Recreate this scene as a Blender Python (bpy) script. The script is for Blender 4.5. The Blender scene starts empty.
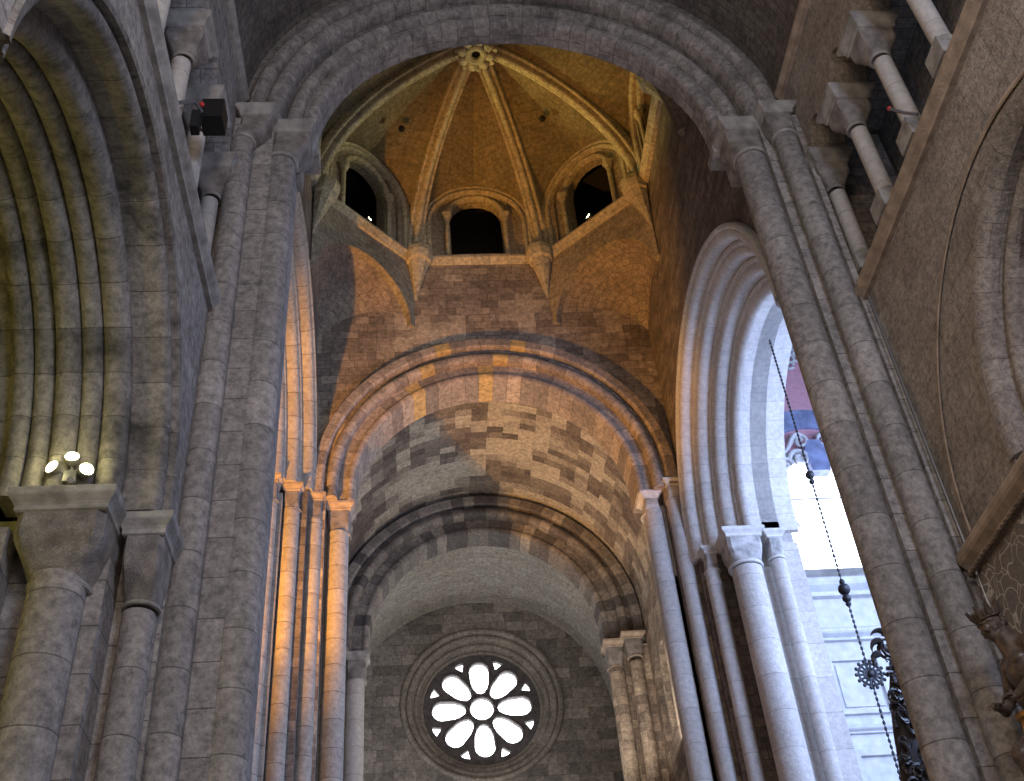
import bpy, math, random
from math import sin, cos, pi, radians, sqrt, hypot
from mathutils import Vector, Matrix
from mathutils.geometry import tessellate_polygon
random.seed(7)
scene = bpy.context.scene
COL = scene.collection

# ------------------------------------------------------------------ camera
CAMX = -2.336
PITCH, ROLL, YAW, FPX = 0.69766, -0.094723, 0.107037, 1125.592
cd = bpy.data.cameras.new('camera'); cam = bpy.data.objects.new('camera', cd); COL.objects.link(cam)
_f = Vector((sin(YAW)*cos(PITCH), cos(YAW)*cos(PITCH), sin(PITCH)))
_r = Vector((cos(YAW), -sin(YAW), 0)); _u = _r.cross(_f)
R_ = cos(ROLL)*_r + sin(ROLL)*_u; U_ = -sin(ROLL)*_r + cos(ROLL)*_u
m = Matrix((R_, U_, -_f)).transposed().to_4x4(); m.translation = Vector((CAMX, 0, 0))
cam.matrix_world = m
cd.sensor_fit = 'HORIZONTAL'; cd.sensor_width = 36.0; cd.lens = FPX/1024*36.0
cd.clip_start = 0.05; cd.clip_end = 300
scene.camera = cam
# ------------------------------------------------------------------ world, exposure
vs = scene.view_settings
vs.view_transform = 'Standard'; vs.look = 'None'; vs.gamma = 1.0; vs.use_curve_mapping = False
vs.exposure = 0.0
w = bpy.data.worlds.new('world'); scene.world = w; w.use_nodes = True
w.node_tree.nodes['Background'].inputs[0].default_value = (0.50, 0.55, 0.68, 1)
w.node_tree.nodes['Background'].inputs[1].default_value = 0.20
try:
    scene.cycles.use_denoising = True
    scene.cycles.max_bounces = 6; scene.cycles.diffuse_bounces = 4
    scene.cycles.sample_clamp_indirect = 4.0
except Exception: pass

def aim(o, target):
    d = Vector(target)-o.location
    o.rotation_euler = d.to_track_quat('-Z', 'Y').to_euler()
def area(name, loc, target, sx, sy, energy, col):
    l = bpy.data.lights.new(name, 'AREA'); l.shape = 'RECTANGLE'; l.size = sx; l.size_y = sy
    l.energy = energy; l.color = col
    o = bpy.data.objects.new(name, l); COL.objects.link(o); o.location = loc; aim(o, target); return o
def spot(name, loc, target, energy, col, ang=90, blend=.4, rad=.1):
    l = bpy.data.lights.new(name, 'SPOT'); l.energy = energy; l.color = col
    l.spot_size = radians(ang); l.spot_blend = blend; l.shadow_soft_size = rad
    o = bpy.data.objects.new(name, l); COL.objects.link(o); o.location = loc; aim(o, target); return o
def point(name, loc, energy, col, rad=.1):
    l = bpy.data.lights.new(name, 'POINT'); l.energy = energy; l.color = col; l.shadow_soft_size = rad
    o = bpy.data.objects.new(name, l); COL.objects.link(o); o.location = loc; return o
COOL = (0.62, 0.72, 1.0); BLUE = (0.45, 0.60, 1.0); WARM = (1.0, 0.43, 0.05); YEL = (1.0, 0.85, 0.30)
# daylight from the windows of the nave behind the viewer
area('nave_daylight_left', (4.5, -2, 13), (-6, 13, 11), 4, 6, 1150, (0.66, 0.75, 1.0))
area('nave_daylight_right', (-3.5, -3, 13), (6.0, 14, 10), 4, 6, 800, (1.0, 0.80, 0.62))
# daylight in the right transept (its big south window)
area('transept_daylight', (17.5, 22, 17), (5, 27.5, 15), 9, 9, 3000, BLUE)
area('transept_daylight_low', (13, 19, 8), (10, 33, 17), 5, 5, 250, BLUE)
area('transept_daylight_near', (11.0, 16.6, 15), (5.2, 29.3, 12), 3, 5, 1500, BLUE)
# warm floodlights in the left transept
spot('transept_floodlight', (-9.5, 21.3, 8.5), (-0.8, 28.8, 23.5), 13000, WARM, 48, .5, .10)
spot('transept_floodlight_low', (-9.5, 20.5, 7.5), (-5.9, 28.3, 18.0), 4200, WARM, 44, .6, .15)
point('transept_floodlight_glow', (-8.8, 22, 9), 450, WARM, .2)
area('left_transept_daylight', (-12.5, 22, 14), (-5, 27, 20), 3, 6, 90, BLUE)
# yellow and green lamps on the lantern sill, then two added fill spots
spot('lantern_lamp_yellow', (-3.75, 26.85, 31.35), (5.0, 21.6, 33.9), 1000, (0.95, 0.78, 0.22), 62, .5, .05)
spot('lantern_lamp_green', (3.85, 26.95, 31.35), (-5.4, 22.6, 33.4), 560, (0.88, 0.84, 0.42), 66, .5, .05)
spot('lantern_fill_orange', (0.5, 18.2, 25.5), (0, 28.6, 33.4), 380, (1.0, 0.50, 0.15), 34, .7, .1)  # added spot below the sill, puts orange on the rear web
spot('lantern_fill_cool', (4.8, 19.0, 29.0), (-5.4, 26.0, 29.5), 420, (0.7, 0.9, 1.0), 70, .6, .2)  # added spot without a fixture, tints the left drum wall
# far bays of the nave
area('far_bay_daylight', (3.8, 34.5, 14), (-1, 36, 26), 3.5, 6, 520, (1.0, 0.90, 0.80))
area('west_bay_daylight', (-3, 43.5, 13), (0, 45, 26), 4, 3, 300, (0.95, 0.93, 0.95))
# yellow lamps in the left aisle
point('aisle_lamp', (-11.0, 9.6, 8.0), 170, (0.95, 0.78, 0.12), .15)

# ------------------------------------------------------------------ materials
def newmat(name):
    m = bpy.data.materials.new(name); m.use_nodes = True
    nt = m.node_tree; b = nt.nodes['Principled BSDF']; return m, nt, b
def N(nt, t, **k):
    n = nt.nodes.new(t)
    for a, v in k.items(): setattr(n, a, v)
    return n
def ramp(nt, src, p0, p1, c0=(0,0,0,1), c1=(1,1,1,1)):
    r = N(nt, 'ShaderNodeValToRGB'); r.color_ramp.elements[0].position = p0; r.color_ramp.elements[1].position = p1
    r.color_ramp.elements[0].color = c0; r.color_ramp.elements[1].color = c1
    nt.links.new(src, r.inputs[0]); return r.outputs[0]
def mix(nt, fac, a, b, mode='MIX'):
    n = N(nt, 'ShaderNodeMix', data_type='RGBA', blend_type=mode)
    if isinstance(fac, (int, float)): n.inputs[0].default_value = fac
    else: nt.links.new(fac, n.inputs[0])
    for i, x in ((6, a), (7, b)):
        if isinstance(x, tuple): n.inputs[i].default_value = x
        else: nt.links.new(x, n.inputs[i])
    return n.outputs[2]
def c4(c): return (c[0], c[1], c[2], 1)
def stone(name, c1, c2, mortar, bw=.6, bh=.32, ms=.012, stain=.5, stain_col=(.05,.045,.045), stain_scale=.45,
          patch=None, pthr=(.56,.57), bump=.5, offs=.5, accent=None, rough_scale=14, mott=.75):
    m, nt, b = newmat(name); L = nt.links.new
    uv = N(nt, 'ShaderNodeUVMap'); geo = N(nt, 'ShaderNodeNewGeometry')
    # wobble the courses a little
    nz = N(nt, 'ShaderNodeTexNoise'); nz.inputs['Scale'].default_value = .8; L(geo.outputs['Position'], nz.inputs['Vector'])
    mp = N(nt, 'ShaderNodeVectorMath', operation='MULTIPLY_ADD'); L(nz.outputs['Color'], mp.inputs[0])
    mp.inputs[1].default_value = (.10, .05, 0); L(uv.outputs[0], mp.inputs[2])
    br = N(nt, 'ShaderNodeTexBrick'); br.offset = offs; br.squash = .8; br.squash_frequency = 3
    L(mp.outputs[0], br.inputs['Vector'])
    br.inputs['Color1'].default_value = c4(c1); br.inputs['Color2'].default_value = c4(c2)
    br.inputs['Mortar'].default_value = c4(mortar); br.inputs['Scale'].default_value = 1
    br.inputs['Mortar Size'].default_value = ms; br.inputs['Mortar Smooth'].default_value = .3
    br.inputs['Brick Width'].default_value = bw; br.inputs['Row Height'].default_value = bh
    br.inputs['Bias'].default_value = 0
    col = br.outputs['Color']
    if patch or accent:
        sn = N(nt, 'ShaderNodeVectorMath', operation='SNAP'); L(mp.outputs[0], sn.inputs[0]); sn.inputs[1].default_value = (bw, bh, 1)
    if patch:
        pn = N(nt, 'ShaderNodeTexNoise'); pn.inputs['Scale'].default_value = .5; pn.inputs['Detail'].default_value = 2
        pn.inputs['Roughness'].default_value = .8
        L(sn.outputs[0], pn.inputs['Vector'])
        col = mix(nt, ramp(nt, pn.outputs['Fac'], *pthr), col, c4(patch))
    if accent:
        wn = N(nt, 'ShaderNodeTexWhiteNoise'); L(sn.outputs[0], wn.inputs['Vector'])
        col = mix(nt, ramp(nt, wn.outputs['Value'], .92, .93), col, c4(accent))
    n1 = N(nt, 'ShaderNodeTexNoise'); n1.inputs['Scale'].default_value = stain_scale; n1.inputs['Detail'].default_value = 8
    n1.inputs['Roughness'].default_value = .68; L(geo.outputs['Position'], n1.inputs['Vector'])
    s1 = ramp(nt, n1.outputs['Fac'], .50, .66)
    ml = N(nt, 'ShaderNodeMath', operation='MULTIPLY'); L(s1, ml.inputs[0]); ml.inputs[1].default_value = stain
    col = mix(nt, ml.outputs[0], col, c4(stain_col))
    n2 = N(nt, 'ShaderNodeTexNoise'); n2.inputs['Scale'].default_value = rough_scale/2; n2.inputs['Detail'].default_value = 10
    n2.inputs['Roughness'].default_value = .75; L(geo.outputs['Position'], n2.inputs['Vector'])
    col = mix(nt, mott, col, ramp(nt, n2.outputs['Fac'], .34, .64, (.30,.30,.31,1), (1.5,1.46,1.42,1)), 'MULTIPLY')
    L(col, b.inputs['Base Color']); b.inputs['Roughness'].default_value = .85
    n3 = N(nt, 'ShaderNodeTexNoise'); n3.inputs['Scale'].default_value = rough_scale; n3.inputs['Detail'].default_value = 5
    L(geo.outputs['Position'], n3.inputs['Vector'])
    ad = N(nt, 'ShaderNodeMath', operation='MULTIPLY_ADD'); L(br.outputs['Fac'], ad.inputs[0]); ad.inputs[1].default_value = -.9
    L(n3.outputs['Fac'], ad.inputs[2])
    bp = N(nt, 'ShaderNodeBump'); bp.inputs['Strength'].default_value = bump; bp.inputs['Distance'].default_value = .03
    L(ad.outputs[0], bp.inputs['Height']); L(bp.outputs[0], b.inputs['Normal'])
    return m
def plain(name, col, rough=.6, metal=0, emis=None, es=0, bump=0, bscale=20, var=0, vscale=6):
    m, nt, b = newmat(name); L = nt.links.new
    geo = N(nt, 'ShaderNodeNewGeometry')
    b.inputs['Roughness'].default_value = rough; b.inputs['Metallic'].default_value = metal
    b.inputs['Base Color'].default_value = c4(col)
    if var:
        n = N(nt, 'ShaderNodeTexNoise'); n.inputs['Scale'].default_value = vscale; n.inputs['Detail'].default_value = 6
        L(geo.outputs['Position'], n.inputs['Vector'])
        L(mix(nt, ramp(nt, n.outputs['Fac'], .35, .65), c4([x*(1-var) for x in col]), c4([min(1, x*(1+var)) for x in col])), b.inputs['Base Color'])
    if emis:
        b.inputs['Emission Color'].default_value = c4(emis); b.inputs['Emission Strength'].default_value = es
    if bump:
        n = N(nt, 'ShaderNodeTexNoise'); n.inputs['Scale'].default_value = bscale; n.inputs['Detail'].default_value = 4
        L(geo.outputs['Position'], n.inputs['Vector'])
        bp = N(nt, 'ShaderNodeBump'); bp.inputs['Strength'].default_value = bump; bp.inputs['Distance'].default_value = .05
        L(n.outputs['Fac'], bp.inputs['Height']); L(bp.outputs[0], b.inputs['Normal'])
    return m
DK = (.06, .055, .05)
M = {}
M['wall_nave'] = stone('weathered_grey_ashlar', (.27,.25,.24), (.36,.34,.32), (.15,.14,.13), .75, .42, .010, .35, DK)
M['wall_nave_warm'] = stone('rough_brown_grey_ashlar', (.30,.26,.23), (.38,.34,.30), (.20,.17,.15), .9, .55, .007, .4, DK, rough_scale=22, accent=(.48,.44,.40))
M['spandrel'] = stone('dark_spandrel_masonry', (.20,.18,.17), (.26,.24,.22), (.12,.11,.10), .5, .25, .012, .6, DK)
M['shaft'] = stone('drum_jointed_shaft_stone', (.27,.25,.24), (.40,.37,.35), (.16,.15,.14), 30, .95, .012, .3, DK, .5)
M['shaft'].name = 'drum_jointed_shaft_stone'
M['pilaster'] = stone('pilaster_stone', (.28,.26,.25), (.38,.35,.33), (.15,.14,.13), 30, .7, .012, .3, DK, .5)
M['vouss'] = stone('voussoir_stone', (.26,.24,.23), (.38,.35,.33), (.14,.13,.12), 1.1, .48, .010, .6, DK, .6, offs=0)
M['vouss_left'] = stone('worn_arcade_voussoirs', (.20,.185,.17), (.29,.27,.25), (.10,.09,.08), 1.6, .75, .008, .8, (.04,.037,.03), .8, offs=0)
M['vouss_mixed'] = stone('mixed_colour_voussoirs', (.22,.19,.17), (.46,.38,.31), (.16,.13,.10), 3.0, .55, .010, .35, DK, .5, offs=0, accent=(.50,.36,.16))
M['vouss_dark'] = stone('dark_mixed_voussoirs', (.10,.09,.09), (.34,.31,.27), (.10,.09,.08), 3.0, .5, .010, .4, DK, .5, offs=0)
M['vouss_pale'] = stone('pale_voussoirs', (.60,.58,.56), (.68,.66,.63), (.35,.33,.32), 2.0, .6, .006, .15, (.25,.23,.2), .5, offs=0, mott=.3)  # paler, more even stone colour than the other arches
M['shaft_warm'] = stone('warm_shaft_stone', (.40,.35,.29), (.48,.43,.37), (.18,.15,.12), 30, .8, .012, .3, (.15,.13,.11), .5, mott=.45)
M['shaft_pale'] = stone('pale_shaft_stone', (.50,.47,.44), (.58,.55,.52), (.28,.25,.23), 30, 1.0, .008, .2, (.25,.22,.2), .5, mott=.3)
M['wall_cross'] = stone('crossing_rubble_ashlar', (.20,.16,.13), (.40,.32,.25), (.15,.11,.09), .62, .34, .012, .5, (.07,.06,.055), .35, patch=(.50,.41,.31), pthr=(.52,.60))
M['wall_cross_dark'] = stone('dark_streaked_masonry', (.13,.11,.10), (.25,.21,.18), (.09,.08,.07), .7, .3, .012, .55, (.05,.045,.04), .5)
M['squinch'] = stone('squinch_masonry', (.26,.21,.17), (.36,.29,.22), (.16,.12,.09), .5, .3, .012, .4, DK)
M['drum'] = stone('lantern_drum_stone', (.30,.26,.20), (.38,.32,.24), (.17,.14,.10), .8, .42, .010, .3, DK)
M['web'] = stone('lantern_web_stone', (.23,.20,.13), (.29,.24,.16), (.19,.16,.10), .6, .25, .010, .45, (.11,.06,.03), .3)
M['rib'] = stone('lantern_rib_stone', (.46,.41,.30), (.54,.48,.36), (.22,.18,.13), 5, .7, .008, .2, DK, offs=0)
M['vault'] = stone('patched_barrel_vault', (.12,.10,.09), (.23,.20,.17), (.16,.14,.12), .62, .36, .012, .35, (.07,.055,.045), .4, patch=(.46,.42,.35), pthr=(.46,.54))
M['vault_west'] = stone('plastered_barrel_vault', (.32,.30,.26), (.40,.38,.34), (.28,.26,.23), .6, .35, .010, .25, (.14,.11,.08), .5)
M['vault_near'] = stone('dark_barrel_vault', (.15,.13,.12), (.21,.19,.17), (.10,.09,.08), .45, .22, .012, .5, DK)
M['west'] = stone('west_wall_ashlar', (.16,.145,.13), (.36,.33,.29), (.15,.13,.12), .95, .5, .012, .4, (.05,.045,.04), .4)
M['ring'] = stone('rose_surround_stone', (.25,.225,.195), (.33,.30,.26), (.10,.09,.08), 3, .8, .008, .3, (.04,.035,.03), .7, offs=0)
M['trac'] = plain('dark_tracery_stone', (.10, .09, .09), .8, bump=.3, var=.3)
M['cap'] = None
def capmat(name, c):
    m, nt, b = newmat(name); L = nt.links.new
    geo = N(nt, 'ShaderNodeNewGeometry')
    v = N(nt, 'ShaderNodeTexVoronoi', feature='DISTANCE_TO_EDGE'); v.inputs['Scale'].default_value = 15
    n = N(nt, 'ShaderNodeTexNoise'); n.inputs['Scale'].default_value = 7; n.inputs['Detail'].default_value = 6
    L(geo.outputs['Position'], n.inputs['Vector'])
    a = N(nt, 'ShaderNodeVectorMath', operation='MULTIPLY_ADD'); L(n.outputs['Color'], a.inputs[0]); a.inputs[1].default_value = (.3,.3,.3); L(geo.outputs['Position'], a.inputs[2])
    L(a.outputs[0], v.inputs['Vector'])
    r = ramp(nt, v.outputs['Distance'], 0, .14)
    n2 = N(nt, 'ShaderNodeTexNoise'); n2.inputs['Scale'].default_value = 4; n2.inputs['Detail'].default_value = 9; L(geo.outputs['Position'], n2.inputs['Vector'])
    base = mix(nt, ramp(nt, n2.outputs['Fac'], .35, .65), c4([x*.6 for x in c]), c4([x*1.2 for x in c]))
    L(base, b.inputs['Base Color']); b.inputs['Roughness'].default_value = .85
    bp = N(nt, 'ShaderNodeBump'); bp.inputs['Strength'].default_value = .55; bp.inputs['Distance'].default_value = .035
    L(r, bp.inputs['Height']); L(bp.outputs[0], b.inputs['Normal']); return m
M['cap'] = capmat('carved_capital_stone', (.30,.27,.25))
M['cap_pale'] = capmat('pale_carved_capital_stone', (.52,.50,.48))
M['mould'] = plain('moulded_grey_stone', (.33,.31,.29), .85, bump=.25, var=.3, vscale=4)
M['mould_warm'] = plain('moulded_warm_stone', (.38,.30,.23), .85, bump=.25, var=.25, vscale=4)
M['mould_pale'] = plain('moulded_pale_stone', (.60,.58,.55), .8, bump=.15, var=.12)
M['plaster'] = plain('pale_plaster', (.58,.55,.52), .9, bump=.3, bscale=4, var=.28, vscale=1.5)
M['chapel'] = plain('white_chapel_stone', (.62,.62,.63), .7, bump=.1, var=.12, vscale=3)
M['pink'] = plain('pink_painted_plaster', (.62,.33,.38), .85, var=.08)
M['bluegrey'] = plain('blue_grey_painted_plaster', (.22,.26,.42), .8, var=.25, vscale=3)
M['void'] = plain('void_shade_black', (.012,.011,.010), .95)  # near-black colour stands in for the shade inside recesses and holes
M['black'] = plain('black_lacquer', (.01,.01,.01), .5)
M['metal'] = plain('grey_painted_metal', (.25,.25,.26), .4, .6)
M['red'] = plain('red_plastic', (.55,.05,.04), .4)
M['iron'] = plain('black_iron', (.03,.03,.035), .5, .5)
M['darkwood'] = plain('dark_carved_wood', (.045,.038,.035), .42, var=.4)
M['statue'] = plain('dark_statue_wood', (.11,.08,.06), .38, var=.35, vscale=9)
M['gold'] = plain('dull_gilding', (.45,.25,.07), .4, .5, var=.3)
M['glass'] = plain('daylit_window_glass', (.9,.93,1), .3, emis=(.93,.96,1), es=4.5)
M['glass_rose'] = plain('daylit_rose_glass', (.9,.93,1), .3, emis=(.97,.98,1), es=6.0)
M['lamp'] = plain('lit_lamp_glass', (1,1,.8), .3, emis=(1,.93,.45), es=25)
M['floor'] = stone('floor_slabs', (.25,.23,.21), (.32,.30,.27), (.12,.11,.10), .9, .9, .012, .2)
def damask():
    m, nt, b = newmat('scroll_patterned_silver_cloth'); L = nt.links.new
    geo = N(nt, 'ShaderNodeNewGeometry')
    n = N(nt, 'ShaderNodeTexNoise'); n.inputs['Scale'].default_value = 2.2; n.inputs['Detail'].default_value = 1
    L(geo.outputs['Position'], n.inputs['Vector'])
    a = N(nt, 'ShaderNodeVectorMath', operation='MULTIPLY_ADD'); L(n.outputs['Color'], a.inputs[0]); a.inputs[1].default_value = (.8,.8,.8); L(geo.outputs['Position'], a.inputs[2])
    v = N(nt, 'ShaderNodeTexVoronoi', feature='DISTANCE_TO_EDGE'); v.inputs['Scale'].default_value = 3.5; L(a.outputs[0], v.inputs['Vector'])
    r = ramp(nt, v.outputs['Distance'], .02, .05, (.55,.52,.48,1), (.20,.18,.17,1))
    v2 = N(nt, 'ShaderNodeTexVoronoi'); v2.inputs['Scale'].default_value = 30; L(a.outputs[0], v2.inputs['Vector'])
    L(mix(nt, .35, r, v2.outputs['Distance'], 'OVERLAY'), b.inputs['Base Color']); b.inputs['Roughness'].default_value = .7
    return m
M['damask'] = damask()

# ------------------------------------------------------------------ mesh builder
class MB:
    def __init__(s): s.v = []; s.f = []; s.uv = []
    def face(s, idx, uvs): s.f.append(idx); s.uv.append(uvs)
    def quad(s, P, uvs):
        n = len(s.v); s.v += [tuple(p) for p in P]; s.face(list(range(n, n+len(P))), uvs)
    def grid(s, rows, us, vs, closed_u=False):
        """rows[i][j] points; us[j], vs[i] uv coords; closed_u: wrap j (us then has an extra end value)"""
        n = len(s.v); ni = len(rows); nj = len(rows[0])
        for r in rows: s.v += [tuple(p) for p in r]
        for i in range(ni-1):
            for j in range(nj if closed_u else nj-1):
                k = (j+1) % nj
                s.face([n+i*nj+j, n+i*nj+k, n+(i+1)*nj+k, n+(i+1)*nj+j],
                       [(us[j], vs[i]), (us[j+1], vs[i]), (us[j+1], vs[i+1]), (us[j], vs[i+1])])
    def build(s, name, mat, parent=None, smooth=False):
        me = bpy.data.meshes.new(name); me.from_pydata(s.v, [], s.f)
        ul = me.uv_layers.new(name='UVMap'); k = 0
        for u in s.uv:
            for q in u: ul.data[k].uv = q; k += 1
        me.materials.append(mat)
        if smooth:
            for p in me.polygons: p.use_smooth = True
            try: me.set_sharp_from_angle(angle=radians(38))
            except Exception: pass
        me.validate(); me.update()
        o = bpy.data.objects.new(name, me); COL.objects.link(o)
        if parent: o.parent = parent
        return o
    def box(s, x0, x1, y0, y1, z0, z1):
        xs, ys, zs = (x0, x1), (y0, y1), (z0, z1)
        def P(i, j, k): return (xs[i], ys[j], zs[k])
        for q, ax in (([P(0,0,0),P(1,0,0),P(1,0,1),P(0,0,1)], (0,2)), ([P(1,1,0),P(0,1,0),P(0,1,1),P(1,1,1)], (0,2)),
                      ([P(0,1,0),P(0,0,0),P(0,0,1),P(0,1,1)], (1,2)), ([P(1,0,0),P(1,1,0),P(1,1,1),P(1,0,1)], (1,2)),
                      ([P(0,0,1),P(1,0,1),P(1,1,1),P(0,1,1)], (0,1)), ([P(0,1,0),P(1,1,0),P(1,0,0),P(0,0,0)], (0,1))):
            s.quad(q, [(p[ax[0]], p[ax[1]]) for p in q])
        return s
    def loft(s, rings, vs=None, cap=True):
        nj = len(rings[0]); us = [0]
        for j in range(nj):
            a = rings[0][j]; b = rings[0][(j+1) % nj]; us.append(us[-1]+max(.001, (Vector(a)-Vector(b)).length))
        if vs is None:
            vs = [0]
            for i in range(1, len(rings)): vs.append(vs[-1]+(Vector(rings[i][0])-Vector(rings[i-1][0])).length)
        n0 = len(s.v); s.grid(rings, us, vs, True)
        if cap:
            s.face([n0+j for j in range(nj)][::-1], [(rings[0][j][0], rings[0][j][1]) for j in range(nj)][::-1])
            k = n0+(len(rings)-1)*nj
            s.face([k+j for j in range(nj)], [(rings[-1][j][0], rings[-1][j][1]) for j in range(nj)])
        return s
    def cyl(s, x, y, z0, z1, r0, r1=None, n=24):
        r1 = r0 if r1 is None else r1; rot = random.random()
        nz = 2
        rings = [[(x+rr*cos(2*pi*j/n), y+rr*sin(2*pi*j/n), z) for j in range(n)] for z, rr in ((z0, r0), (z1, r1))]
        return s.loft(rings, [z0+rot, z1+rot])
    def torus(s, x, y, z, R, r, n=24, k=8):
        rows = []
        for i in range(n+1):
            a = 2*pi*i/n
            rows.append([(x+(R+r*cos(2*pi*j/k))*cos(a), y+(R+r*cos(2*pi*j/k))*sin(a), z+r*sin(2*pi*j/k)) for j in range(k)])
        s.grid(rows, [j*.1 for j in range(k+1)], [i*.1 for i in range(n+1)], True); return s
    def tube(s, pts, r, k=6, closed=False):
        pts = [Vector(p) for p in pts]; n = len(pts); rings = []
        up = Vector((0.13, .21, 1)).normalized()
        for i, p in enumerate(pts):
            d = (pts[min(i+1, n-1)]-pts[max(i-1, 0)])
            if closed: d = pts[(i+1) % n]-pts[i-1]
            d.normalize(); a = d.cross(up)
            if a.length < 1e-3: a = d.cross(Vector((1,0,0)))
            a.normalize(); b = d.cross(a)
            rr = r[i] if isinstance(r, (list, tuple)) else r
            rings.append([tuple(p+a*rr*cos(2*pi*j/k)+b*rr*sin(2*pi*j/k)) for j in range(k)])
        if closed: rings.append(rings[0])
        return s.loft(rings, cap=not closed)
    def ball(s, c, r, n=10, k=6, sc=(1,1,1)):
        rings = []
        for i in range(1, k):
            t = pi*i/k
            rings.append([(c[0]+sc[0]*r*sin(t)*cos(2*pi*j/n), c[1]+sc[1]*r*sin(t)*sin(2*pi*j/n), c[2]-sc[2]*r*cos(t)) for j in range(n)])
        return s.loft(rings)
# planes: a map takes (s, z, d): s along the span, z up, d into the wall
def T(y0, x0=0): return lambda s_, z, d: (x0+s_, y0+d, z)          # transverse, d = away from viewer
def TB(y0): return lambda s_, z, d: (s_, y0-d, z)
def RW(x0): return lambda s_, z, d: (x0+d, s_, z)                   # right-hand wall, d outward
def LW(x0): return lambda s_, z, d: (-x0-d, s_, z)
def prism(mb, mp, outer, holes, d0, d1, back=True):
    loops = [outer]+holes
    flat = [p for l in loops for p in l]
    tris = tessellate_polygon([[Vector((p[0], p[1], 0)) for p in l] for l in loops])
    for d in ((d0, d1) if back else (d0,)):
        n = len(mb.v); mb.v += [mp(p[0], p[1], d) for p in flat]
        for t in tris:
            t = list(t)
            if d == d1: t.reverse()
            mb.face([n+i for i in t], [flat[i] for i in t])
    for l in loops:
        acc = 0
        for i in range(len(l)):
            a, b = l[i], l[(i+1) % len(l)]; e = hypot(a[0]-b[0], a[1]-b[1])
            mb.quad([mp(a[0],a[1],d0), mp(b[0],b[1],d0), mp(b[0],b[1],d1), mp(a[0],a[1],d1)],
                    [(d0, acc), (d0, acc+e), (d1, acc+e), (d1, acc)]); acc += e
    return mb
def rect(a0, a1, z0, z1): return [(a0,z0),(a1,z0),(a1,z1),(a0,z1)]
def arch_hole(c, r, z0, zs, n=24, a0=0, a1=pi):
    return [(c-r, z0), (c+r, z0)]+[(c+r*cos(a0+(a1-a0)*i/n), zs+r*sin(a0+(a1-a0)*i/n)) for i in range(n+1)]
def circ(cx, cz, r, n=32, a=0): return [(cx+r*cos(2*pi*i/n+a), cz+r*sin(2*pi*i/n+a)) for i in range(n)]
def arch_sweep(mb, mp, prof, c, zs, stilt=0, n=40, a0=0, a1=pi, zfoot=None):
    """prof: closed loop of (radius, depth). Swept round the arch; straight stilts run down to zfoot."""
    path = []
    zc = zs+stilt
    rows = []; vv = []; r_ref = prof[0][0]
    seq = []
    if a0 == 0 and (stilt > 0 or zfoot is not None): seq.append(('s', 0, zfoot if zfoot is not None else zs))
    for i in range(n+1): seq.append(('a', a0+(a1-a0)*i/n, zc))
    if a1 == pi and (stilt > 0 or zfoot is not None): seq.append(('s', pi, zfoot if zfoot is not None else zs))
    acc = 0; last = None
    for kind, a, z in seq:
        row = [mp(c+r*cos(a), z+r*sin(a), d) for r, d in prof]
        p = (c+r_ref*cos(a), z+r_ref*sin(a))
        if last: acc += hypot(p[0]-last[0], p[1]-last[1])
        last = p; rows.append(row); vv.append(acc)
    us = [0]
    for j in range(len(prof)):
        a = prof[j]; b = prof[(j+1) % len(prof)]; us.append(us[-1]+hypot(a[0]-b[0], a[1]-b[1]))
    n0 = len(mb.v); mb.grid(rows, us, vv, True)
    if a1-a0 < 2*pi-.01:
        nj = len(prof)
        for k in (0, len(rows)-1): mb.face([n0+k*nj+j for j in range(nj)], [prof[j] for j in range(nj)])
    return mb
def roll(cr, cdp, rad, a0, a1, n=7):
    return [(cr+rad*cos(radians(a0+(a1-a0)*i/n)), cdp+rad*sin(radians(a0+(a1-a0)*i/n))) for i in range(n+1)]
def struct(o, label=None):
    o['kind'] = 'structure'
    if label: o['label'] = label
    return o
def thing(name, label, cat, loc=(0,0,0), group=None):
    o = bpy.data.objects.new(name, None); COL.objects.link(o); o.location = (0,0,0)
    o.empty_display_size = .3
    o['label'] = label; o['category'] = cat
    if group: o['group'] = group
    return o
def tag(o, label, cat, group=None):
    o['label'] = label; o['category'] = cat
    if group: o['group'] = group
    return o
# capital: carved block from shaft circle to square, with necking ring and moulded abacus
def sq_ring(x, y, z, hx, hy, e, n=32):
    """superellipse-ish ring; e=0 circle, e=1 square"""
    out = []
    for j in range(n):
        a = 2*pi*(j+.5)/n; c, s_ = cos(a), sin(a); k = max(abs(c), abs(s_))
        cx, cy = c*((1-e)+e/k), s_*((1-e)+e/k)
        out.append((x+hx*cx, y+hy*cy, z))
    return out
def capital(parent, x, y, ztop, r, hx, hy, h, mat='cap', amat='mould', ah=.3, ox=0, oy=0):
    zb = ztop-ah-h
    mb = MB(); rings = []
    for i in range(11):
        t = i/10; k = 0 if t < .05 else min(1, (t/.60))**1.0
        e = min(1, t*2.2); bulge = 1+.02*sin(t*pi*3)
        hh = lambda H: (r*1.02+(H-r*1.02)*k)*bulge if t < .8 else H
        rings.append(sq_ring(x+ox*(1-k), y+oy*(1-k), zb+h*t, hh(hx), hh(hy), e))
    mb.loft(rings); mb.build('capital', M[mat], parent, True)
    MB().torus(x+ox, y+oy, zb, r*1.05, r*.09+.015).build('necking_ring', M[amat], parent, True)
    mb = MB(); o = .10
    prof = [(0.0, -.02), (0.03, .0), (.03, ah*.22), (.05, ah*.35), (.12, ah*.62), (.13, ah*.70), (.13, ah)]
    mb.loft([[(x-hx-q, y-hy-q, ztop-ah+z), (x+hx+q, y-hy-q, ztop-ah+z), (x+hx+q, y+hy+q, ztop-ah+z), (x-hx-q, y+hy+q, ztop-ah+z)] for q, z in prof])
    mb.build('abacus', M[amat], parent)
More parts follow.
